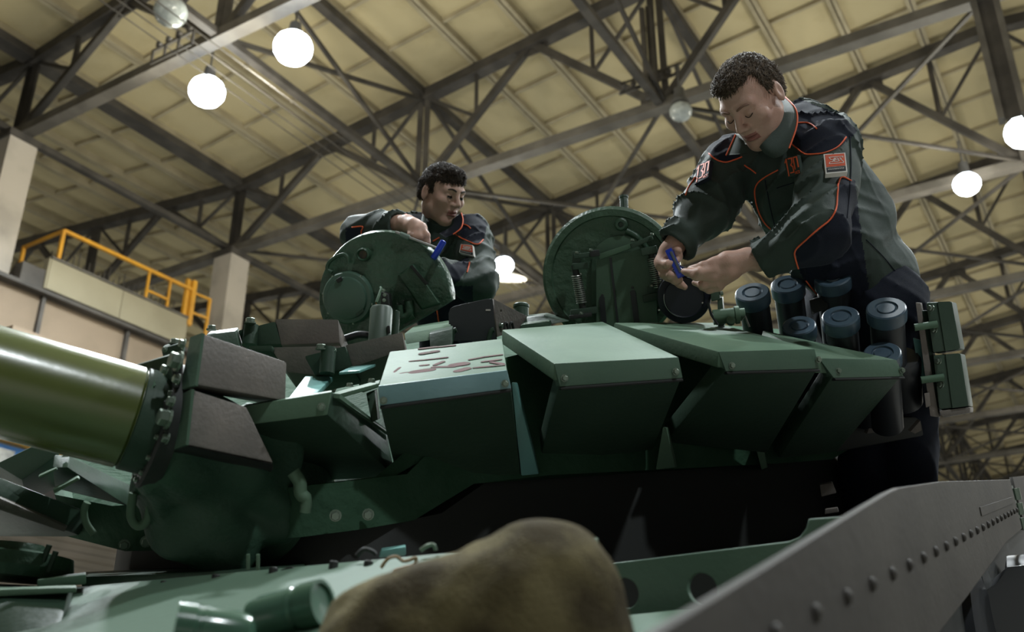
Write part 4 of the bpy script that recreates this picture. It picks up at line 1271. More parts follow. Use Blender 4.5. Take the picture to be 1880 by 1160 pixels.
# ---------- smoke grenade launchers
sax = Vector((-0.25, -0.80, 0.52)).normalized()
def smoke(px, py, rpx, d, L=0.26, lab=None):
    c = D(px, py, d)
    r = rpx * d / FPX
    t = lathe('smoke_launcher', [(r * 0.86, -L), (r * 0.86, -0.05), (r * 0.80, -0.04), (r * 0.80, -0.02)], c, sax, BL, tank, 32)
    lathe('tube_cap', [(r * 0.92, -0.040), (r * 0.98, -0.036), (r, -0.012), (r * 0.97, 0.0), (r * 0.90, 0.003), (r * 0.58, 0.003), (r * 0.54, -0.002), (r * 0.46, -0.002), (r * 0.42, 0.002), (0.0001, 0.002)],
          c, sax, CAPM, t, 40, caps=False)
    return t
for px, py, rr, d in ((1381, 537, 32, 2.92), (1446, 522, 31, 3.02), (1528, 508, 34, 2.96), (1467, 598, 31, 2.84), (1543, 581, 34, 2.74), (1627, 566, 36, 2.70), (1620, 648, 34, 2.66)):
    smoke(px, py, rr, d)
for px, py, rr, d in ((1655, 712, 36, 2.86), (1590, 742, 34, 2.95)):
    c = D(px, py, d)
    lathe('launcher_pot', [(rr * d / FPX, -0.05), (rr * d / FPX, 0.10), (rr * 0.9 * d / FPX, 0.11)], c, sax, BL, tank, 28)
hexa('launcher_rack', [D(1530, 770, 2.95), D(1690, 765, 3.0), D(1695, 800, 3.0), D(1535, 830, 2.95)],
     [D(1530, 760, 3.1), D(1690, 755, 3.15), D(1695, 790, 3.15), D(1535, 820, 3.1)], DK, tank, 0.005)
for pts_ in (((1603, 768), (1612, 756), (1618, 792), (1592, 796)), ((1672, 792), (1690, 772), (1692, 790), (1680, 796))):
    prism('rack_tab', [D(x, y, 2.93) for x, y in pts_], (D(0, 0, 2.94) - D(0, 0, 2.93)), PR, tank)
hexa('launcher_rack', [D(1486, 552, 2.98), D(1520, 540, 2.98), D(1520, 566, 2.96), D(1490, 578, 2.96)],
     [D(1486, 550, 3.03), D(1520, 538, 3.03), D(1520, 564, 3.01), D(1490, 576, 3.01)], DK, tank, 0.003)
# ---------- two side boxes on a bracket at the right
for k, pts_ in enumerate((((1700, 555), (1748, 553), (1764, 640), (1713, 648)), ((1713, 652), (1764, 648), (1779, 745), (1724, 752)))):
    nr = [D(x, y, 2.75) for x, y in pts_]
    fr = [D(x + 8, y + 2, 2.95) for x, y in pts_]
    bx_ = hexa('side_box', nr, fr, G, tank, 0.006)
    m0 = (nr[0] + nr[3]) / 2
    prism('box_face', [nr[1] + (nr[0] - nr[1]) * 0.55, nr[1] + (nr[0] - nr[1]) * 0.08, nr[2] + (nr[3] - nr[2]) * 0.08, nr[2] + (nr[3] - nr[2]) * 0.55], (CAMV - nr[0]).normalized() * 0.004, G, bx_)
    ys = ((567, 597), (632, 690)) if False else None
    for fy in (0.12, 0.55):
        p = nr[0] + (nr[3] - nr[0]) * fy + (nr[1] - nr[0]) * 0.18 + (CAMV - nr[0]).normalized() * 0.004
        bolt(p, (-0.9, -0.45, 0), 0.010, bx_)
    if k == 1:
        hexa('box_base', [D(1724, 754, 2.75), D(1781, 747, 2.75), D(1781, 757, 2.75), D(1730, 766, 2.75)],
             [D(1730, 754, 2.95), D(1787, 747, 2.95), D(1787, 757, 2.95), D(1736, 766, 2.95)], PR, bx_, 0.003)
hexa('box_bracket', [D(1681, 555, 2.76), D(1690, 556, 2.76), D(1724, 766, 2.76), D(1708, 764, 2.76)],
     [D(1684, 555, 2.86), D(1693, 556, 2.86), D(1727, 766, 2.86), D(1711, 764, 2.86)], PR, tank, 0.002)
hexa('box_bracket', [D(1692, 570, 2.78), D(1703, 570, 2.78), D(1726, 750, 2.78), D(1712, 750, 2.78)],
     [D(1696, 570, 2.88), D(1707, 570, 2.88), D(1730, 750, 2.88), D(1716, 750, 2.88)], G, tank, 0.002)
for x, y in ((1700, 598), (1712, 695)):
    lathe('spacer', [(0.010, -0.03), (0.010, 0.03)], D(x, y, 2.745), (1, -0.3, 0.05), GL, tank, 14)
hexa('box_arm', [D(1676, 620, 2.8), D(1690, 625, 2.8), D(1700, 700, 2.8), D(1690, 700, 2.8)],
     [D(1679, 620, 2.86), D(1693, 625, 2.86), D(1703, 700, 2.86), D(1693, 700, 2.86)], CY, tank, 0.002)
hexa('box_arm', [D(1697, 722, 2.74), D(1706, 720, 2.74), D(1708, 745, 2.74), D(1700, 748, 2.74)],
     [D(1699, 722, 2.8), D(1708, 720, 2.8), D(1710, 745, 2.8), D(1702, 748, 2.8)], PR, tank, 0.001)

# ================================================================== surface nets for soft shapes
def surface_nets(F, lo, hi, h):
    "F: function of (N,3) array -> signed distance; returns verts, quads"
    lo, hi = np.array(lo, float), np.array(hi, float)
    n = np.ceil((hi - lo) / h).astype(int) + 1
    xs = [lo[i] + h * np.arange(n[i]) for i in range(3)]
    g = np.stack(np.meshgrid(*xs, indexing='ij'), -1).reshape(-1, 3)
    val = np.empty(len(g))
    st = 400000
    for i in range(0, len(g), st):
        val[i:i + st] = F(g[i:i + st])
    val = val.reshape(n)
    ins = val < 0
    c = [ins[a:n[0] - 1 + a, b:n[1] - 1 + b, d:n[2] - 1 + d] for a in (0, 1) for b in (0, 1) for d in (0, 1)]
    s = sum(x.astype(int) for x in c)
    act = (s > 0) & (s < 8)
    idx = -np.ones(act.shape, int)
    ii = np.argwhere(act)
    idx[act] = np.arange(len(ii))
    acc = np.zeros((len(ii), 3)); cnt = np.zeros(len(ii))
    cor = [(a, b, d) for a in (0, 1) for b in (0, 1) for d in (0, 1)]
    for p in range(8):
        for q in range(p + 1, 8):
            if sum(abs(cor[p][k] - cor[q][k]) for k in range(3)) != 1:
                continue
            vp = val[ii[:, 0] + cor[p][0], ii[:, 1] + cor[p][1], ii[:, 2] + cor[p][2]]
            vq = val[ii[:, 0] + cor[q][0], ii[:, 1] + cor[q][1], ii[:, 2] + cor[q][2]]
            cr = (vp < 0) != (vq < 0)
            t = np.where(cr, vp / np.where(cr, vp - vq, 1), 0)
            pt = np.array(cor[p])[None] + t[:, None] * (np.array(cor[q]) - np.array(cor[p]))[None]
            acc += np.where(cr[:, None], pt, 0)
            cnt += cr
    V = lo + h * (ii + acc / cnt[:, None])
    Q = []
    for ax in range(3):
        o1, o2 = [(1, 2), (2, 0), (0, 1)][ax]
        sl0 = [slice(None)] * 3; sl1 = [slice(None)] * 3
        sl0[ax] = slice(0, n[ax] - 1); sl1[ax] = slice(1, n[ax])
        A_, B_ = ins[tuple(sl0)], ins[tuple(sl1)]
        e = np.argwhere(A_ != B_)
        k = (e[:, o1] > 0) & (e[:, o2] > 0) & (e[:, o1] < n[o1] - 1) & (e[:, o2] < n[o2] - 1)
        e = e[k]
        fl = A_[e[:, 0], e[:, 1], e[:, 2]]
        def cell(d1, d2):
            c_ = e.copy()
            c_[:, o1] -= d1
            c_[:, o2] -= d2
            return idx[c_[:, 0], c_[:, 1], c_[:, 2]]
        q = np.stack([cell(1, 1), cell(0, 1), cell(0, 0), cell(1, 0)], 1)
        q[~fl] = q[~fl][:, ::-1]
        Q.append(q)
    Q = np.concatenate(Q)
    Q = Q[(Q >= 0).all(1)]
    return V, Q

def smin(a, b, k):
    h = np.clip(0.5 + 0.5 * (b - a) / k, 0, 1)
    return b * (1 - h) + a * h - k * h * (1 - h)
def smax(a, b, k):
    return -smin(-a, -b, k)
def capsule(P, a, b, ra, rb):
    a, b = np.array(a, float), np.array(b, float)
    ab = b - a
    t = np.clip(((P - a) @ ab) / max(ab @ ab, 1e-9), 0, 1)
    return np.linalg.norm(P - a - t[:, None] * ab, axis=1) - (ra + (rb - ra) * t)
def ellipsoid(P, c, R, ax=None):
    "ax: rows are local axes"
    q = P - np.array(c, float)
    if ax is not None:
        q = q @ np.array(ax, float).T
    R = np.array(R, float)
    k0 = np.linalg.norm(q / R, axis=1)
    k1 = np.linalg.norm(q / (R * R), axis=1) + 1e-9
    return k0 * (k0 - 1) / k1
def vnoise(P, s, seed=0.0):
    "cheap smooth noise from summed sines"
    x, y, z = P[:, 0] * s + seed, P[:, 1] * s + seed * 1.7, P[:, 2] * s - seed
    return (np.sin(x + 1.3 * np.sin(y * 0.9 + z * 0.4)) + np.sin(y * 1.1 + 1.7 * np.sin(z * 0.8 + x * 0.5)) + np.sin(z * 1.2 + 1.1 * np.sin(x * 0.7 - y * 0.6))) / 3
def sdf_obj(name, F, lo, hi, h, mat_, parent=None):
    V, Q = surface_nets(F, lo, hi, h)
    off = np.array(wloc(parent))
    me = bpy.data.meshes.new(name)
    V = V - off
    me.vertices.add(len(V)); me.vertices.foreach_set('co', V.ravel())
    me.loops.add(len(Q) * 4); me.loops.foreach_set('vertex_index', Q.ravel().astype(np.int32))
    me.polygons.add(len(Q))
    me.polygons.foreach_set('loop_start', np.arange(0, len(Q) * 4, 4, dtype=np.int32))
    me.update(calc_edges=True)
    return link(name, me, mat_, parent, True)

# ---------- khaki canvas hood in the foreground
def canvas(P):
    def pt(x, y, d): return np.array(D(x, y, d))
    f = ellipsoid(P, pt(985, 1110, 1.04), (0.083, 0.09, 0.086))
    f = smin(f, ellipsoid(P, pt(1010, 1180, 1.02), (0.074, 0.085, 0.11)), 0.04)
    f = smin(f, ellipsoid(P, pt(880, 1145, 1.05), (0.070, 0.08, 0.066)), 0.04)
    f = smin(f, ellipsoid(P, pt(770, 1178, 1.08), (0.08, 0.09, 0.052)), 0.05)
    f = smin(f, ellipsoid(P, pt(690, 1215, 1.08), (0.060, 0.09, 0.045)), 0.05)
    f = smin(f, capsule(P, pt(760, 1200, 1.08), pt(1010, 1240, 1.04), 0.08, 0.08), 0.06)
    return f + 0.0045 * vnoise(P, 38, 1.0) + 0.0025 * vnoise(P, 90, 4.0)
c0 = D(900, 1150, 1.06)
cv = sdf_obj('canvas_hood', canvas, (c0.x - 0.26, c0.y - 0.2, c0.z - 0.24), (c0.x + 0.24, c0.y + 0.2, c0.z + 0.2), 0.006, CL)
tag(cv, 'crumpled khaki canvas hood lying on the glacis in the blurred foreground', 'canvas')
# ================================================================== THE TWO MEN
SKIN = mat('skin', (0.52, 0.33, 0.26), 0.5, 0, (0.48, 0.28, 0.215), 10.0, 0.12, 300, spec=0.35, thr=(0.4, 0.7))
_b = SKIN.node_tree.nodes['Principled BSDF']
_b.inputs['Subsurface Weight'].default_value = 0.15
_b.inputs['Subsurface Radius'].default_value = (0.02, 0.008, 0.004)
_b.inputs['Subsurface Scale'].default_value = 0.4
LIP = mat('lips', (0.30, 0.12, 0.10), 0.45, spec=0.4)
EYE = mat('dark_eye', (0.02, 0.014, 0.010), 0.25, spec=0.5)
LASH = mat('dark_lashes', (0.035, 0.02, 0.015), 0.7)
EYW = mat('eye_white', (0.45, 0.40, 0.37), 0.3)
HAIR = mat('dark_brown_hair', (0.026, 0.018, 0.012), 0.60, 0, (0.055, 0.038, 0.026), 90, 0.5, 400, spec=0.25)
HAIR2 = mat('brown_hair', (0.055, 0.038, 0.024), 0.55, 0, (0.12, 0.085, 0.055), 90, 0.5, 400, spec=0.3)
BROW = mat('pale_brow', (0.20, 0.11, 0.075), 0.7)
JG = mat('work_jacket_green', (0.034, 0.052, 0.041), 0.62, 0, (0.027, 0.041, 0.033), 10, 0.25, 600, spec=0.35, sheen=0.04)
JN = mat('work_jacket_navy', (0.008, 0.011, 0.021), 0.75, 0, (0.011, 0.014, 0.025), 10, 0.25, 600, spec=0.2, sheen=0.03)
OR = mat('orange_piping', (0.80, 0.13, 0.045), 0.6)
ORP = mat('orange_patch', (0.60, 0.09, 0.03), 0.7, 0, (0.52, 0.075, 0.03), 40)
WH = mat('white_thread', (0.62, 0.60, 0.56), 0.7)
NVY = mat('patch_dark_band', (0.012, 0.016, 0.020), 0.7)
TBLUE = mat('blue_tool_plastic', (0.015, 0.045, 0.42), 0.32, spec=0.5)
TGREY = mat('grey_tool_grip', (0.10, 0.11, 0.12), 0.5)
TST = mat('tool_steel', (0.40, 0.40, 0.39), 0.3, 0.85)

CR, CU, CT = np.array([1.0, 0, 0]), np.array([0, -SP, CP]), np.array([0, -CP, -SP])   # camera right, up, towards
def npD(x, y, d):
    return np.array(D(x, y, d))
def head_axes(yaw, pitch, roll):
    "yaw: to the picture's right; pitch: downwards; roll: crown to the picture's right (degrees), seen from the camera"
    y, p, r = map(math.radians, (yaw, pitch, roll))
    f = np.array([math.sin(y) * math.cos(p), -math.sin(p), math.cos(y) * math.cos(p)])
    u = np.array([math.sin(y) * math.sin(p), math.cos(p), math.cos(y) * math.sin(p)])
    def rz(v):
        return np.array([v[0] * math.cos(r) + v[1] * math.sin(r), -v[0] * math.sin(r) + v[1] * math.cos(r), v[2]])
    f, u = rz(f), rz(u)
    tw = lambda v: CR * v[0] + CU * v[1] + CT * v[2]
    F, U = tw(f), tw(u)
    X = np.cross(F, U)
    return np.stack([X, F, U])          # rows: side, forward, up

def head_sdf(q):
    "q in head space: x side, y forward, z up (metres)"
    ax = np.abs(q[:, 0])
    m = q.copy(); m[:, 0] = ax
    f = ellipsoid(q, (0, -0.014, 0.033), (0.0745, 0.096, 0.083))
    f = smin(f, ellipsoid(q, (0, 0.026, -0.035), (0.058, 0.062, 0.080)), 0.03)
    f = smin(f, capsule(m, (0.050, 0.004, -0.055), (0.022, 0.058, -0.098), 0.017, 0.014), 0.03)
    f = smin(f, ellipsoid(q, (0, 0.066, -0.100), (0.024, 0.020, 0.018)), 0.022)
    f = smin(f, ellipsoid(m, (0.044, 0.058, -0.018), (0.022, 0.020, 0.018)), 0.025)
    f = smin(f, capsule(m, (0.0, 0.080, 0.030), (0.042, 0.068, 0.026), 0.011, 0.010), 0.022)
    f = smax(f, -ellipsoid(m, (0.031, 0.097, 0.008), (0.019, 0.017, 0.0105)), 0.012)
    f = smin(f, ellipsoid(m, (0.031, 0.0735, 0.006), (0.0135, 0.0125, 0.0115)), 0.004)
    f = smin(f, capsule(q, (0, 0.084, 0.020), (0, 0.108, -0.022), 0.0070, 0.0105), 0.012)
    f = smin(f, ellipsoid(m, (0.0115, 0.096, -0.028), (0.0085, 0.011, 0.0080)), 0.008)
    f = smin(f, ellipsoid(q, (0, 0.081, -0.055), (0.022, 0.0135, 0.0060)), 0.009)
    f = smin(f, ellipsoid(q, (0, 0.080, -0.068), (0.019, 0.0135, 0.0068)), 0.009)
    f = smax(f, -ellipsoid(q, (0, 0.096, -0.0612), (0.025, 0.016, 0.0016)), 0.004)
    f = smax(f, -ellipsoid(m, (0.006, 0.104, -0.036), (0.004, 0.007, 0.003)), 0.003)
    e = ellipsoid(m, (0.0765, -0.016, -0.006), (0.0085, 0.018, 0.031))
    e = smax(e, -ellipsoid(m, (0.0875, -0.012, -0.002), (0.0075, 0.0105, 0.019)), 0.004)
    f = smin(f, e, 0.006)
    return f

def nets_join(name, runs, mat_, parent, post=None):
    Vs, Qs, o = [], [], 0
    for F, lo, hi, h in runs:
        V, Q = surface_nets(F, lo, hi, h)
        Vs.append(V); Qs.append(Q + o); o += len(V)
    V, Q = np.concatenate(Vs), np.concatenate(Qs)
    off = np.array(wloc(parent))
    me = bpy.data.meshes.new(name)
    me.vertices.add(len(V)); me.vertices.foreach_set('co', (V - off).ravel())
    me.loops.add(len(Q) * 4); me.loops.foreach_set('vertex_index', Q.ravel().astype(np.int32))
    me.polygons.add(len(Q))
    me.polygons.foreach_set('loop_start', np.arange(0, len(Q) * 4, 4, dtype=np.int32))
    me.update(calc_edges=True)
    ob = link(name, me, mat_, parent, True)
    sm_ = ob.modifiers.new('smooth', 'SMOOTH')
    sm_.factor, sm_.iterations = 0.5, {'jacket': 3, 'trousers': 4, 'body': 2}.get(name, 1)
    if post is not None:
        mi = post(V[Q].mean(1)).astype(np.int32)
        me.polygons.foreach_set('material_index', mi)
        me.update()
    return ob, V, Q

def box_of(pts, pad):
    a = np.array(pts)
    return a.min(0) - pad, a.max(0) + pad

def chain_sdf(P, chains, k=0.006):
    f = None
    for ch in chains:
        pts = [np.array(c[0]) for c in ch]
        rs = [c[1] for c in ch]
        for a, b, ra, rb in zip(pts[:-1], pts[1:], rs[:-1], rs[1:]):
            g = capsule(P, a, b, ra, rb)
            f = g if f is None else smin(f, g, k)
    return f

def in_poly(xy, poly):
    x, y = xy[:, 0], xy[:, 1]
    r = np.zeros(len(x), bool)
    n = len(poly)
    for i in range(n):
        x0, y0 = poly[i]; x1, y1 = poly[(i + 1) % n]
        c = ((y0 > y) != (y1 > y))
        t = np.where(c, (x1 - x0) * (y - y0) / ((y1 - y0) if y1 != y0 else 1e-9) + x0, 0)
        r ^= c & (x < t)
    return r
def projN(P):
    z = P[:, 2] - CZ
    d = P[:, 1] * CP + z * SP
    v = -P[:, 1] * SP + z * CP
    return np.stack([940 + FPX * P[:, 0] / d, 580 - FPX * v / d], 1)

def folds(P, d, s1, s0, seed):
    "sharp cloth ridges lying across direction d"
    d = np.array(d) / np.linalg.norm(d)
    t = P @ d
    Pw = P * s0 + np.outer(t * (s1 - s0), d)
    v = vnoise(Pw + 0.8 * np.stack([vnoise(P, 9, seed + 1), vnoise(P, 9, seed + 2), vnoise(P, 9, seed + 3)], 1), 1.0, seed)
    return np.clip(1 - np.abs(v) * 1.8, 0, 1)

class Cloth:
    "a garment mesh that trims can be laid on"
    def __init__(self, ob, V, Q):
        self.ob = ob
        self.bvh = BVHTree.FromPolygons([Vector(v) for v in V], [tuple(int(i) for i in q) for q in Q])
    def hit(self, x, y, lift=0.0015):
        d = (D(x, y, 1.0) - CAMV).normalized()
        loc, nr, i, dist = self.bvh.ray_cast(CAMV, d)
        if loc is None:
            return None, None
        return loc + nr * lift, nr
    def path(self, pts, step=5.0):
        out = []
        for (x0, y0), (x1, y1) in zip(pts[:-1], pts[1:]):
            n = max(1, int(math.hypot(x1 - x0, y1 - y0) / step))
            for k in range(n):
                out.append((x0 + (x1 - x0) * k / n, y0 + (y1 - y0) * k / n))
        out.append(pts[-1])
        res = []
        for x, y in out:
            p, n = self.hit(x, y)
            if p is not None and (not res or (p - res[-1]).length < 0.06):
                res.append(p)
        return res
    def piping(self, pts, r=0.0022, m=None, name='piping', step=5.0):
        sm = [(p.x, p.y) for p in smooth_path([Vector((x, y, 0)) for x, y in pts], 4)] if len(pts) > 2 else pts
        p = self.path(sm, step)
        if len(p) > 1:
            return tube(name, p, r, m or OR, self.ob, 6)

def hair_tufts(name, V, Q, keep, comb, count, length, m, parent, seed):
    rs = np.random.RandomState(seed)
    C = V[Q].mean(1)
    a = V[Q[:, 1]] - V[Q[:, 0]]; b = V[Q[:, 3]] - V[Q[:, 0]]
    N = np.cross(a, b); N /= np.linalg.norm(N, axis=1)[:, None] + 1e-9
    ids = np.where(keep(C))[0]
    ids = rs.choice(ids, count)
    mb_v, mb_f = [], []
    for i in ids:
        c, n = C[i] + rs.normal(0, 0.0015, 3), N[i]
        d = comb(c[None])[0] + rs.normal(0, 0.20, 3) + n * 0.22
        d /= np.linalg.norm(d)
        s = np.cross(d, n); s /= np.linalg.norm(s) + 1e-9
        L = length * rs.uniform(0.6, 1.25)
        w = 0.0011
        o = len(mb_v)
        p0 = c - n * 0.002
        p1 = p0 + d * L * 0.55 + n * 0.003
        p2 = p0 + d * L
        mb_v += [p0 - s * w, p0 + s * w, p1 + s * w * 0.8, p1 - s * w * 0.8, p2, p0 + n * w * 1.5, p1 + n * w * 1.4]
        mb_f += [(o, o + 5, o + 6, o + 3), (o + 5, o + 1, o + 2, o + 6), (o + 3, o + 6, o + 4), (o + 6, o + 2, o + 4)]
    off = np.array(wloc(parent))
    me = bpy.data.meshes.new(name)
    me.from_pydata([tuple(np.array(v) - off) for v in mb_v], [], mb_f)
    o = link(name, me, m, parent, True)
    o['kind'] = 'stuff'
    return o

def make_head_parts(person, c, AX, hairmat, hair_line, seed, scale=1.0, extra=None, lash=(0.001, -0.0035)):
    "hair cap, tufts, eyebrows for a head at c with axes AX"
    loc = lambda P: ((P - c) @ AX.T) / scale
    def hairF(P):
        q = loc(P)
        f = ellipsoid(q, (0, -0.015, 0.035), (0.0770, 0.0985, 0.0875))
        f = smin(f, ellipsoid(q, (0, 0.038, 0.083), (0.046, 0.042, 0.026)), 0.03)
        f = smin(f, ellipsoid(q, (0, -0.06, -0.01), (0.058, 0.046, 0.050)), 0.03)
        f = f + 0.0014 * np.sin(q[:, 0] * 420 + 2 * np.sin(q[:, 1] * 60)) * np.clip(q[:, 2] * 20, 0, 1) + 0.002 * vnoise(q, 160, 2.0)
        f = smax(f, -hair_line(q), 0.003)
        return f * scale
    R = 0.16 * scale
    ob, V, Q = nets_join('hair', [(hairF, c - R, c + R, 0.0032)], hairmat, person)
    def comb(P):
        q = loc(P)
        d = np.stack([q[:, 0] * 3.0, np.where(q[:, 2] > 0.05, 0.9, -0.15) + 0 * q[:, 0], np.where(q[:, 2] > 0.08, -0.15, -0.9)], 1)
        return d @ AX
    hair_tufts('hair_strands', V, Q, lambda C: hair_line(loc(C)) > 0.001, comb, 6500, 0.0115 * scale, hairmat, ob, seed)
    def hp(x, y, z):
        return Vector(c + (np.array([x, y, z]) * scale) @ AX)
    for s in (-1, 1):
        pts = [hp(s * 0.012, 0.0935, 0.026), hp(s * 0.024, 0.0925, 0.031), hp(s * 0.036, 0.086, 0.032), hp(s * 0.046, 0.077, 0.027)]
        tube('eyebrow', smooth_path(pts, 4), [0.0022, 0.0032, 0.0034, 0.0035, 0.0036, 0.0036, 0.0035, 0.0034, 0.0032, 0.003, 0.0025, 0.002, 0.0012], extra or hairmat, ob, 6)
    for s in (-1, 1):
        pts = [hp(s * 0.0185, 0.0835, lash[0]), hp(s * 0.026, 0.0872, lash[1]), hp(s * 0.034, 0.0868, lash[1]), hp(s * 0.0425, 0.0800, lash[0] + 0.001)]
        tube('eyelashes', smooth_path(pts, 4), [0.0008] + [0.0014] * 11 + [0.0008], LASH, ob, 5)
    return hp

# ------------------------------------------------------------------ near man at the right
man = thing('person', 'man in dark green and navy work jacket bending over the turret, blue tool in hand', 'person', tuple(hh(1.5, 0.42, -0.02)))
HS1 = 1.045
hc1 = npD(1380, 184, 2.82)
AX1 = head_axes(-50, 36, -10)
neck1 = npD(1428, 232, 2.90)
shL, elL, wrL = npD(1522, 282, 2.82), npD(1502, 420, 2.66), npD(1392, 479, 2.72)
shR, elR, wrR = npD(1338, 312, 2.97), npD(1294, 386, 2.93), npD(1237, 452, 2.88)
chest = npD(1450, 330, 2.98); waist = npD(1525, 450, 3.05); hip = npD(1590, 520, 3.10)
hipL, hipR = npD(1625, 560, 3.05), npD(1545, 560, 3.15)
knL, knR = npD(1672, 740, 3.08), npD(1590, 745, 3.16)
ftL, ftR = npD(1668, 955, 3.16), npD(1590, 965, 3.22)

def jacket1(P, grow=0.0):
    f = ellipsoid(P, (npD(1448, 300, 2.97)), (0.145, 0.115, 0.105))
    f = smin(f, capsule(P, chest, waist, 0.135, 0.130), 0.05)
    f = smin(f, capsule(P, waist, hip, 0.135, 0.135), 0.05)
    f = smin(f, capsule(P, npD(1365, 290, 2.99), npD(1515, 258, 2.88), 0.068, 0.075), 0.05)
    f = smin(f, capsule(P, npD(1480, 240, 2.98), npD(1580, 400, 3.10), 0.085, 0.105), 0.06)
    f = smin(f, ellipsoid(P, npD(1628, 508, 3.12), (0.085, 0.12, 0.10)), 0.06)
    arm = capsule(P, shL, elL, 0.086, 0.074)
    arm = smin(arm, capsule(P, elL, wrL, 0.072, 0.045), 0.045)
    f = smin(f, arm, 0.035)
    arm = capsule(P, shR, elR, 0.084, 0.070)
    arm = smin(arm, capsule(P, elR, wrR, 0.066, 0.050), 0.04)
    f = smin(f, arm, 0.03)
    # folds: ridges that run across the limbs and from the armpit
    r1 = folds(P, (0.65, 0.35, 0.65), 52, 13, 1.0)
    r2 = folds(P, (-0.45, 0.2, 0.87), 46, 12, 5.0)
    w = np.clip(0.5 + 0.9 * vnoise(P, 9, 3.0), 0, 1)
    w_b = 1 - 0.7 * np.clip((P[:, 0] - 0.97) / 0.08, 0, 1)
    r1, r2 = r1 * w_b ** 0.33, r2 * w_b ** 0.33
    f = f - 0.021 * (r1 ** 3) * w - 0.019 * (r2 ** 3) * (1 - w) + 0.005 * vnoise(P, 26, 8.0)
    # open ends at the cuffs
    for wr, el, r in ((wrL, elL, 0.046), (wrR, elR, 0.05)):
        dirv = (wr - el) / np.linalg.norm(wr - el)
        f = smax(f, np.where(np.linalg.norm(P - wr, axis=1) < 0.12, (P - wr) @ dirv, -1.0), 0.004)
        near = np.linalg.norm(P - wr, axis=1) < 0.10
        hole = capsule(P, wr - dirv * 0.05, wr + dirv * 0.1, r - 0.010, r - 0.010)
        f = np.where(near, smax(f, -hole, 0.003), f)
    # neck opening
    f = smax(f, -capsule(P, neck1 - np.array([0.0, 0.0, 0.03]), npD(1405, 190, 2.82), 0.046, 0.070), 0.01)
    return f - grow
allp = [shL, elL, wrL, shR, elR, wrR, hip, npD(1660, 520, 3.1), npD(1480, 210, 2.98)]
lo, hi = box_of(allp, 0.15)
YOKE = [(1440, 170), (1478, 185), (1546, 212), (1575, 240), (1552, 262), (1535, 274), (1505, 283), (1477, 284), (1455, 265), (1462, 230)]
YOKE2 = [(1290, 270), (1303, 283), (1331, 300), (1361, 290), (1352, 262), (1346, 225), (1310, 235)]
SIDE = [(1570, 332), (1548, 325), (1540, 330), (1536, 385), (1505, 420), (1460, 460), (1463, 484), (1478, 520), (1560, 560), (1600, 560), (1580, 420)]
CHESTN = [(1340, 330), (1385, 345), (1395, 400), (1420, 428), (1440, 470), (1400, 440), (1350, 380)]
def j1mat(C):
    xy = projN(C)
    m = in_poly(xy, YOKE) | in_poly(xy, YOKE2) | in_poly(xy, SIDE)
    return m.astype(int)
jk, V, Q = nets_join('jacket', [(jacket1, lo, hi, 0.0062)], [JG, JN], man, j1mat)
jk1 = Cloth(jk, V, Q)

def trousers1(P):
    f = capsule(P, hip + np.array([0.02, 0, -0.03]), hipL, 0.125, 0.12)
    f = smin(f, capsule(P, hip, hipR, 0.12, 0.11), 0.05)
    f = smin(f, capsule(P, hipL, knL, 0.115, 0.085), 0.04)
    f = smin(f, capsule(P, hipR, knR, 0.11, 0.085), 0.04)
    f = smin(f, capsule(P, knL, ftL, 0.085, 0.080), 0.03)
    f = smin(f, capsule(P, knR, ftR, 0.085, 0.085), 0.03)
    r = 1 - np.abs(np.sin(P @ np.array([14.0, 10.0, 34.0]) + 3 * vnoise(P, 9, 4.0)))
    return f - 0.008 * r ** 3 + 0.005 * vnoise(P, 18, 1.0)
lo, hi = box_of([hip, hipL, hipR, knL, knR, ftL, ftR], 0.16)
nets_join('trousers', [(trousers1, lo, hi, 0.009)], JN, man)
for ft in (ftL, ftR):
    fb = Vector(ft)
    def bootF(P, ft=ft):
        g = capsule(P, ft + np.array([0.02, 0.03, -0.02]), ft + np.array([-0.10, -0.12, -0.05]), 0.055, 0.045)
        return smax(g, (ft[2] - 0.085) - P[:, 2], 0.01)
    nets_join('boot', [(bootF, ft - 0.25, ft + 0.2, 0.009)], BL, man)

# body: head, neck, hands and what the clothes hide, one mesh
loc1 = lambda P: (P - hc1) @ AX1.T / HS1
def head1(P):
    f = head_sdf(loc1(P)) * HS1
    nb = hc1 + np.array([0, -0.03, -0.055]) @ AX1
    f = smin(f, capsule(P, nb, neck1 + np.array([0.01, 0.03, -0.03]), 0.050, 0.052), 0.03)
    f = smin(f, capsule(P, neck1 + np.array([0.0, 0.04, -0.06]), npD(1455, 330, 3.02), 0.055, 0.08), 0.04)
    return f
def w2(*c):
    return [(npD(x, y, d), r) for x, y, d, r in c]
handL = [w2((1405, 472, 2.72, 0.026), (1372, 473, 2.72, 0.0265), (1335, 480, 2.715, 0.027), (1312, 488, 2.715, 0.021)),
         w2((1372, 480, 2.73, 0.026), (1335, 498, 2.72, 0.026), (1312, 506, 2.72, 0.021)),
         w2((1345, 500, 2.735, 0.022), (1318, 520, 2.735, 0.018)),
         w2((1312, 480, 2.712, 0.0125), (1290, 488, 2.712, 0.0105), (1268, 493, 2.745, 0.0085)),
         w2((1310, 496, 2.705, 0.0125), (1284, 500, 2.70, 0.0105), (1261, 499, 2.735, 0.0085)),
         w2((1306, 508, 2.710, 0.0120), (1278, 508, 2.71, 0.0100), (1255, 498, 2.745, 0.0080)),
         w2((1312, 520, 2.725, 0.0120), (1290, 524, 2.725, 0.0100), (1275, 519, 2.75, 0.0080)),
         w2((1320, 528, 2.74, 0.0110), (1302, 532, 2.745, 0.0095), (1288, 528, 2.765, 0.0080))]
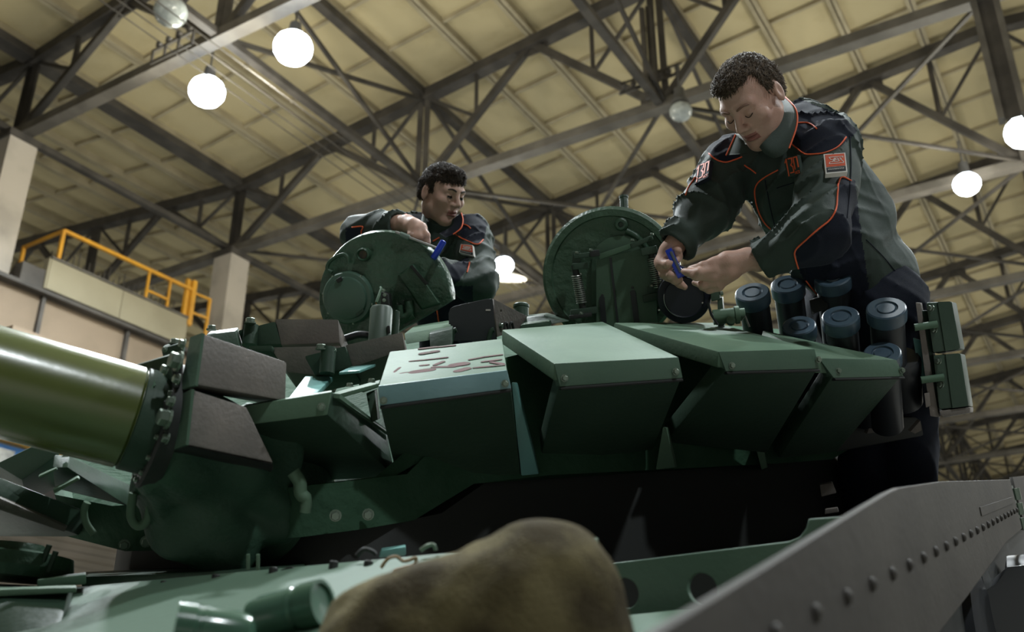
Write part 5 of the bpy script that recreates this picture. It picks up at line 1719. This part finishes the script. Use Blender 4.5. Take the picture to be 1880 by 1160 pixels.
handR = [w2((1240, 446, 2.89, 0.028), (1232, 462, 2.89, 0.030), (1224, 480, 2.885, 0.027)),
         w2((1226, 462, 2.895, 0.026), (1216, 482, 2.89, 0.022), (1222, 500, 2.885, 0.019)),
         w2((1232, 456, 2.875, 0.017), (1244, 470, 2.858, 0.0135), (1244.5, 460, 2.845, 0.0115)),
         w2((1214, 485, 2.875, 0.0135), (1226, 485, 2.845, 0.0115), (1243, 479, 2.843, 0.0095)),
         w2((1219, 503, 2.875, 0.0140), (1231, 505, 2.845, 0.0115), (1244, 507, 2.842, 0.0100)),
         w2((1228, 509, 2.880, 0.0130), (1240, 515, 2.855, 0.0108), (1248, 514, 2.85, 0.0095)),
         w2((1236, 513, 2.890, 0.0120), (1248, 521, 2.875, 0.0105), (1257, 527, 2.87, 0.0090))]
def torso1(P):
    return smin(smin(capsule(P, chest, hip, 0.095, 0.095), capsule(P, hip, knL, 0.07, 0.06), 0.03), capsule(P, hip, knR, 0.07, 0.06), 0.03)
def armsL(P): return chain_sdf(P, [[(elL, 0.045), (wrL, 0.03)]] + handL, 0.010)
def armsR(P): return chain_sdf(P, [[(elR, 0.045), (wrR, 0.03)]] + handR, 0.010)
def b1mat(C):
    q = loc1(C)
    m = np.zeros(len(C), int)
    lips = (np.abs(q[:, 0]) < 0.023) & (q[:, 1] > 0.078) & (q[:, 2] < -0.051) & (q[:, 2] > -0.074)
    m[lips] = 1
    lid = (np.abs(np.abs(q[:, 0]) - 0.031) < 0.012) & (q[:, 1] > 0.078) & (q[:, 2] < 0.0005) & (q[:, 2] > -0.0040)
    m[lid] = 0
    return m
def bbw(chs, pad=0.03): return box_of([c[0] for ch in chs for c in ch], pad)
lo1, hi1 = hc1 - np.array([0.15, 0.17, 0.17]), hc1 + np.array([0.19, 0.26, 0.15])
lt, ht = box_of([chest, hip, knL, knR], 0.11)
body1, V1, Q1 = nets_join('body', [(head1, lo1, hi1, 0.0028), (armsL, *bbw(handL), 0.0023), (armsR, *bbw(handR), 0.0023), (torso1, lt, ht, 0.012)],
                          [SKIN, LIP, EYE], man, b1mat)
def hairline1(q):
    # positive where hair grows
    front = 0.052 - 0.9 * (q[:, 1] - 0.06)
    g = q[:, 2] - np.where(q[:, 1] > 0.02, 0.073 + 0.5 * np.clip(np.abs(q[:, 0]) - 0.035, 0, 1), np.where(q[:, 1] > -0.03, 0.028 + 0.7 * np.clip(q[:, 1] + 0.0, 0, 1), -0.045))
    side = np.where((q[:, 1] > -0.012) & (q[:, 1] < 0.02) & (np.abs(q[:, 0]) > 0.055), q[:, 2] - 0.016, -1)
    return np.maximum(g, side) + 0.005 * vnoise(q, 260, 1.0)
make_head_parts(man, hc1, AX1, HAIR2, hairline1, 3, HS1, BROW)

# collar
colR = [npD(1440, 177, 2.92), npD(1461, 200, 2.83), npD(1463, 230, 2.79), npD(1449, 272, 2.77), npD(1425, 290, 2.77), npD(1404, 283, 2.79)]
colI = [npD(1430, 180, 2.90), npD(1432, 205, 2.82), npD(1424, 232, 2.79), npD(1412, 250, 2.78), npD(1400, 262, 2.78), npD(1394, 270, 2.79)]
def ribbon(name, A_, B_, th, m, parent, n=5):
    a = smooth_path([Vector(p) for p in A_], n); b = smooth_path([Vector(p) for p in B_], n)
    mb = MB()
    N = len(a)
    vs, fs = [], []
    W = 6
    for i in range(N):
        for k in range(W + 1):
            t = k / W
            p = a[i].lerp(b[i], t)
            vs.append(p + tocam(p) * (0.010 * math.sin(math.pi * t)))
    for i in range(N - 1):
        for k in range(W):
            o = i * (W + 1) + k
            fs.append((o, o + 1, o + W + 2, o + W + 1))
    M_ = len(vs)
    vs2 = [v - tocam(v) * th for v in vs]
    fs2 = [tuple(reversed([x + M_ for x in f])) for f in fs]
    rim = [i * (W + 1) for i in range(N)] + [(N - 1) * (W + 1) + k for k in range(1, W + 1)] + [i * (W + 1) + W for i in range(N - 2, -1, -1)] + [k for k in range(W - 1, 0, -1)]
    fr = [(rim[i], rim[i] + M_, rim[(i + 1) % len(rim)] + M_, rim[(i + 1) % len(rim)]) for i in range(len(rim))]
    return mobj(name, vs + vs2, fs + fs2 + fr, m, parent, True, 60)
col1 = ribbon('collar', colR, colI, 0.004, JG, jk)
tube('piping', smooth_path([Vector(p) + tocam(p) * 0.003 for p in colR[:4]], 5), 0.0024, OR, col1, 6)
colL = [npD(1350, 247, 2.86), npD(1342, 265, 2.85), npD(1333, 285, 2.84)]
colM = [npD(1365, 258, 2.84), npD(1370, 270, 2.82), npD(1372, 282, 2.81)]
col2 = ribbon('collar', colL, colM, 0.004, JG, jk)
tube('piping', smooth_path([Vector(p) + tocam(p) * 0.003 for p in colL], 5), 0.0024, OR, col2, 6)
# trims
for p in (((1454, 264), (1464, 272), (1477, 282), (1500, 283), (1520, 279), (1540, 269), (1553, 252)),
          ((1464, 226), (1482, 226), (1492, 230), (1500, 237)),
          ((1302, 282), (1315, 293), (1332, 298), (1350, 293), (1362, 288)),
          ((1429, 312), (1405, 325), (1390, 338), (1386, 355), (1392, 385), (1405, 410), (1424, 427)),
          ((1366, 303), (1380, 312), (1388, 318)),
          ((1562, 332), (1548, 325), (1541, 330), (1537, 355), (1535, 382), (1524, 403), (1503, 420), (1480, 440), (1460, 460), (1462, 480), (1469, 502)),
          ((1277, 325), (1264, 345), (1259, 358)),
          ((1480, 515), (1500, 540), (1515, 558))):
    jk1.piping(p)
# dark seam lines of the jacket
for p in (((1560, 250), (1562, 300), (1560, 345), (1555, 400)), ((1590, 440), (1620, 470), (1645, 500)), ((1405, 330), (1412, 370), (1425, 425)), ((1426, 345), (1458, 335))):
    jk1.piping(p, 0.0014, JN, 'seam')

def cloth_plane(cl, quad, lift=0.001):
    "flat frame just above the cloth inside a pixel quad TL TR BR BL"
    P = []
    for x, y in quad:
        cx_, cy_ = sum(q[0] for q in quad) / 4, sum(q[1] for q in quad) / 4
        for k in range(12):
            p = cl.hit(x + (cx_ - x) * k / 12, y + (cy_ - y) * k / 12, 0.0)[0]
            if p is not None:
                break
        P.append(p)
    c = sum(P, Vector()) / 4
    n = nrm_of(P[0], P[1], P[3])
    up_ = 0.0
    for i in range(6):
        for k in range(6):
            x, y = i / 5, k / 5
            q = cl.hit(*[quad[0][m] * (1 - x) * (1 - y) + quad[1][m] * x * (1 - y) + quad[2][m] * x * y + quad[3][m] * (1 - x) * y for m in (0, 1)], 0.0)[0]
            if q is not None:
                up_ = max(up_, (q - c).dot(n))
    P = [on_plane(x, y, c + n * (up_ + lift), n) for x, y in quad]
    def at(x, y, l=0.0):
        return P[0] * (1 - x) * (1 - y) + P[1] * x * (1 - y) + P[2] * x * y + P[3] * (1 - x) * y + n * l
    return at, n, (P[1] - P[0]).length
def number_badge(cl, quad, parent, m):
    at, n, w = cloth_plane(cl, quad)
    base = prism('number_badge', [at(-0.05, -0.05), at(1.05, -0.05), at(1.05, 1.05), at(-0.05, 1.05)], n * -0.012, m, parent)
    mb = MB()
    for k, ln in enumerate(N130):
        for a, b in zip(ln[:-1], ln[1:]):
            A_, B_ = at(*a, 0.0008), at(*b, 0.0008)
            e = (B_ - A_).normalized() * (w * (0.030 if k < 3 else 0.01))
            mb.bar(A_ - e, B_ + e, w * (0.075 if k < 3 else 0.03), 0.0012, up=n)
    mb.build('badge_lettering', OR, base)
N130 = [[(0.02, 0.22), (0.14, 0.05), (0.14, 0.98)],
        [(0.30, 0.05), (0.56, 0.05), (0.56, 0.30), (0.42, 0.42), (0.57, 0.55), (0.57, 0.85), (0.32, 0.85)],
        [(0.70, 0.70), (0.70, 0.05), (0.97, 0.05), (0.97, 0.62)],
        [(0.66, 0.97), (0.70, 0.84), (0.74, 0.97)], [(0.88, 0.84), (0.80, 0.84), (0.80, 0.97), (0.88, 0.97)], [(0.92, 0.84), (1.0, 0.84)], [(0.96, 0.84), (0.96, 0.97)]]
number_badge(jk1, ((1440, 292), (1463, 286), (1469, 318), (1446, 324)), jk, JG)
number_badge(jk1, ((1281, 304), (1303, 295), (1299, 324), (1276, 336)), jk, JN)
def patch(cl, quad, parent):
    at, n, w = cloth_plane(cl, quad)
    def pan(nm, x0, y0, x1, y1, l, m):
        return prism(nm, [at(x0, y0, l), at(x1, y0, l), at(x1, y1, l), at(x0, y1, l)], n * -0.0012, m, base if nm != 'badge' else parent)
    base = None
    base = prism('badge', [at(0, 0), at(1, 0), at(1, 1), at(0, 1)], n * -0.014, WH, parent)
    pan('badge_panel', 0.06, 0.06, 0.94, 0.68, 0.0014, ORP)
    pan('badge_panel', 0.06, 0.72, 0.94, 0.94, 0.0014, NVY)
    mb = MB()
    L = [[(0.22, 0.22), (0.86, 0.22), (0.84, 0.29)], [(0.22, 0.22), (0.30, 0.36), (0.42, 0.36)], [(0.47, 0.27), (0.38, 0.46), (0.24, 0.47), (0.20, 0.56)],
         [(0.20, 0.56), (0.84, 0.56), (0.87, 0.51)], [(0.52, 0.28), (0.44, 0.46), (0.67, 0.46), (0.61, 0.28), (0.52, 0.28)], [(0.50, 0.37), (0.61, 0.37)],
         [(0.67, 0.30), (0.75, 0.29), (0.77, 0.36), (0.70, 0.37)], [(0.76, 0.38), (0.87, 0.51)]]
    for ln in L:
        for a, b in zip(ln[:-1], ln[1:]):
            mb.bar(at(*a, 0.0024), at(*b, 0.0024), w * 0.032, 0.0008, up=n)
    mb.build('badge_lettering', WH, base)
    mb = MB()
    for k in range(14):
        x = 0.13 + k * 0.054
        mb.bar(at(x, 0.80, 0.0024), at(x, 0.86, 0.0024), w * 0.016, 0.0008, up=n)
        if k % 2:
            mb.bar(at(x, 0.81, 0.0024), at(x + 0.03, 0.81, 0.0024), w * 0.012, 0.0008, up=n)
        else:
            mb.bar(at(x, 0.86, 0.0024), at(x + 0.03, 0.83, 0.0024), w * 0.012, 0.0008, up=n)
    mb.build('badge_lettering', WH, base)
    return base
patch(jk1, ((1512, 283), (1552, 280), (1556, 315), (1516, 319)), jk)

# the near man's blue tool and the small steel pin between his hands
tool = thing('folding_tool', 'blue and grey folding tool gripped in the near man\'s right hand', 'tool', tuple(D(1239, 484, 2.86)))
ta, tb_ = D(1227, 458, 2.848), D(1251, 509, 2.832)
tx = (tb_ - ta).normalized()
tside = tx.cross(tocam(ta)).normalized()
def toolbar(name, a, b, w, h, m, sh=0.0, fw=0.0):
    return solid(name, bar_vf(a + tside * sh + tocam(a) * fw, b + tside * sh + tocam(a) * fw, w, h, up=tocam(a))[0], [(0, 3, 2, 1), (4, 5, 6, 7), (0, 1, 5, 4), (1, 2, 6, 5), (2, 3, 7, 6), (3, 0, 4, 7)], m, tool, 0.002)
toolbar('handle', ta, tb_, 0.020, 0.016, TBLUE)
toolbar('grip_inlay', ta + tx * 0.008, tb_ - tx * 0.014, 0.008, 0.004, TGREY, -0.004, 0.008)
bl_ = thing('steel_pin', 'short grey steel pin held between the near man\'s fingertips', 'pin', tuple(D(1256, 492, 2.84)))
tube('pin_shank', [D(1247, 488, 2.845), D(1258, 492, 2.815), D(1266, 496, 2.79)], [0.0030, 0.0034, 0.0028], TST, bl_, 8)
lathe('pin_head', [(0.0045, -0.002), (0.0045, 0.002)], D(1247, 488, 2.845), D(1266, 496, 2.79) - D(1247, 488, 2.845), TST, bl_, 10)

# ------------------------------------------------------------------ far man in the hatch at the left
man2 = thing('person', 'man in the same work jacket leaning on the open domed hatch lid, looking right', 'person', tuple(D(825, 640, 3.85)))
HS2 = 0.955
hc2 = npD(812, 356, 3.80)
AX2 = head_axes(46, 14, 4)
neck2 = npD(806, 425, 3.88)
s2L, e2L, w2L = npD(866, 440, 3.78), npD(876, 520, 3.62), npD(810, 500, 3.50)
s2R, e2R, w2R = npD(748, 432, 3.84), npD(662, 428, 3.52), npD(733, 411, 3.36)
c2c, c2w, c2h = npD(818, 470, 3.88), npD(828, 560, 3.90), npD(832, 680, 3.95)
def jacket2(P):
    f = capsule(P, c2c, c2w, 0.125, 0.125)
    f = smin(f, capsule(P, c2w, c2h, 0.125, 0.13), 0.05)
    f = smin(f, capsule(P, npD(758, 424, 3.86), npD(860, 426, 3.82), 0.062, 0.068), 0.05)
    a = smin(capsule(P, s2L, e2L, 0.078, 0.066), capsule(P, e2L, w2L, 0.064, 0.050), 0.04)
    f = smin(f, a, 0.03)
    a = smin(capsule(P, s2R, e2R, 0.072, 0.060), capsule(P, e2R, w2R, 0.058, 0.044), 0.04)
    f = smin(f, a, 0.03)
    r1 = folds(P, (0.6, 0.45, 0.65), 52, 13, 2.0)
    r2 = folds(P, (-0.5, 0.2, 0.84), 46, 12, 7.0)
    w = np.clip(0.5 + 0.9 * vnoise(P, 9, 1.0), 0, 1)
    f = f - 0.016 * (r1 ** 3) * w - 0.016 * (r2 ** 3) * (1 - w) + 0.004 * vnoise(P, 24, 8.0)
    dirv = (w2R - e2R) / np.linalg.norm(w2R - e2R)
    near = np.linalg.norm(P - w2R, axis=1) < 0.10
    f = np.where(near, smax(f, (P - w2R) @ dirv, 0.004), f)
    f = np.where(near, smax(f, -capsule(P, w2R - dirv * 0.05, w2R + dirv * 0.1, 0.034, 0.034), 0.003), f)
    f = smax(f, -capsule(P, neck2 + np.array([0, 0, -0.02]), hc2 + np.array([0, 0, 0.02]), 0.056, 0.075), 0.01)
    return f
lo, hi = box_of([s2L, e2L, w2L, s2R, e2R, w2R, c2c, npD(830, 640, 3.95), npD(880, 410, 3.85)], 0.14)
Y2 = [(755, 395), (742, 405), (700, 415), (702, 440), (740, 428), (755, 420), (772, 412), (778, 395)]
Y3 = [(836, 390), (845, 405), (838, 425), (852, 440), (875, 448), (888, 442), (895, 410), (870, 385)]
Y4 = [(805, 470), (822, 480), (830, 485), (860, 470), (862, 482), (855, 500), (838, 520), (810, 530), (795, 500)]
Y5 = [(635, 418), (668, 416), (664, 445), (635, 445)]
def j2mat(C):
    xy = projN(C)
    m = in_poly(xy, Y3) | in_poly(xy, Y4) | in_poly(xy, Y5) | in_poly(xy, [(778, 390), (742, 396), (742, 412), (770, 412)]) | ((xy[:, 1] > 525) & (xy[:, 0] < 868))
    return m.astype(int)
jkb, V, Q = nets_join('jacket', [(jacket2, lo, hi, 0.0070)], [JG, JN], man2, j2mat)
jk2 = Cloth(jkb, V, Q)
loc2 = lambda P: (P - hc2) @ AX2.T / HS2
def head2(P):
    f = head_sdf(loc2(P)) * HS2
    nb = hc2 + np.array([0, -0.028, -0.055]) @ AX2
    f = smin(f, capsule(P, nb, neck2 + np.array([0, 0.01, -0.02]), 0.050, 0.058), 0.03)
    f = smin(f, capsule(P, neck2 + np.array([0, 0, -0.04]), c2c, 0.065, 0.09), 0.04)
    return f
hand2 = [w2((728, 410, 3.38, 0.026), (745, 410, 3.34, 0.027), (758, 415, 3.30, 0.026), (764, 420, 3.285, 0.020)),
         w2((740, 412, 3.36, 0.024), (754, 420, 3.31, 0.020)), w2((750, 408, 3.34, 0.024), (774, 418, 3.29, 0.019)),
         w2((754, 421, 3.285, 0.0125), (754.5, 432, 3.270, 0.0110), (755.5, 442, 3.285, 0.0095)),
         w2((762, 422, 3.275, 0.0125), (762.5, 434, 3.260, 0.0112), (763.5, 446, 3.277, 0.0098)),
         w2((770, 422, 3.275, 0.0125), (771, 435, 3.260, 0.0112), (772, 446, 3.277, 0.0098)),
         w2((777, 421, 3.28, 0.0120), (783, 432, 3.265, 0.0110), (784, 444, 3.268, 0.0100), (782, 454, 3.28, 0.0090)),
         w2((748, 418, 3.34, 0.014), (752, 432, 3.33, 0.012), (766, 438, 3.325, 0.0105))]
def arm2(P): return chain_sdf(P, [[(e2R, 0.045), (w2R, 0.03)]] + hand2, 0.009)
def torso2(P): return smin(smin(capsule(P, c2c, c2h, 0.09, 0.1), capsule(P, s2L, e2L, 0.045, 0.04), 0.03), chain_sdf(P, [[(c2c, 0.06), (s2R, 0.045), (e2R, 0.040), (w2R, 0.026)]], 0.02), 0.03)
def b2mat(C):
    q = loc2(C)
    m = np.zeros(len(C), int)
    m[(np.abs(q[:, 0]) < 0.023) & (q[:, 1] > 0.078) & (q[:, 2] < -0.051) & (q[:, 2] > -0.074)] = 1
    m[(np.abs(np.abs(q[:, 0]) - 0.031) < 0.0115) & (q[:, 1] > 0.079) & (q[:, 2] < 0.0065) & (q[:, 2] > -0.0035)] = 2
    return m
lt, ht = box_of([c2c, c2h, s2L, e2L, s2R, e2R, w2R], 0.11)
nets_join('body', [(head2, hc2 - np.array([0.15, 0.17, 0.21]), hc2 + np.array([0.17, 0.22, 0.15]), 0.0032), (arm2, *bbw(hand2), 0.0026), (torso2, lt, ht, 0.012)],
          [SKIN, LIP, EYE], man2, b2mat)
def hairline2(q):
    g = q[:, 2] - np.where(q[:, 1] > 0.02, 0.055 - 0.12 * np.abs(q[:, 0]), np.where(q[:, 1] > -0.03, 0.030, -0.040))
    side = np.where((q[:, 1] > -0.010) & (q[:, 1] < 0.022) & (np.abs(q[:, 0]) > 0.055), q[:, 2] + 0.002, -1)
    return np.maximum(g, side) + 0.006 * vnoise(q, 240, 2.0) - 0.008 * (q[:, 1] > 0.02) * (q[:, 0] < 0)
make_head_parts(man2, hc2, AX2, HAIR, hairline2, 5, HS2)
for s in (1,):
    A_ = [npD(847, 391, 3.72), npD(850, 404, 3.68), npD(846, 419, 3.65), npD(832, 430, 3.64), npD(818, 436, 3.65)]
    B_ = [npD(834, 400, 3.74), npD(832, 410, 3.72), npD(826, 418, 3.70), npD(814, 424, 3.70), npD(806, 428, 3.70)]
    cb = ribbon('collar', A_, B_, 0.004, JN, jkb)
    tube('piping', smooth_path([Vector(p) + tocam(p) * 0.003 for p in A_[:4]], 5), 0.0026, OR, cb, 6)
    A_ = [npD(776, 392, 3.80), npD(772, 405, 3.74), npD(764, 418, 3.70)]
    B_ = [npD(782, 400, 3.78), npD(786, 420, 3.70), npD(790, 432, 3.66)]
    cb = ribbon('collar', A_, B_, 0.004, JG, jkb)
for p in (((834, 427), (842, 434), (855, 441), (870, 447), (880, 447), (887, 440)), ((850, 412), (858, 414), (864, 420)), ((742, 394), (752, 394), (762, 397)),
          ((804, 473), (815, 478), (822, 484), (832, 484), (846, 476), (860, 469)), ((862, 480), (860, 490), (857, 500)),
          ((646, 417), (666, 416), (664, 424), (664, 431)), ((795, 443), (800, 440), (807, 436)), ((800, 560), (804, 580), (807, 595))):
    jk2.piping(p, 0.0025)
patch(jk2, ((846, 448), (868, 450), (870, 470), (843, 463)), jkb)

tw = thing('t_handle_wrench', 'T-handle wrench with a blue grip held over the hatch lid', 'wrench', tuple(D(780, 445, 3.25)))
sh0, sh1 = D(726, 426, 3.25), D(806, 457, 3.235)
tube('shaft', [sh0, sh0.lerp(sh1, 0.5), sh1], 0.0050, TST, tw, 10)
lathe('socket', [(0.0095, 0.0), (0.0095, 0.030), (0.006, 0.034)], D(735, 430, 3.25), (sh1 - sh0), mat('socket_green_grey', (0.16, 0.22, 0.19), 0.4, 0.3), tw, 14)
h0, h1 = D(815, 442, 3.225), D(795, 475, 3.215)
lathe('handle', [(0.006, 0), (0.0105, 0.003), (0.0108, 0.03), (0.0108, (h1 - h0).length - 0.004), (0.008, (h1 - h0).length)], h0, h1 - h0, TBLUE, tw, 18)
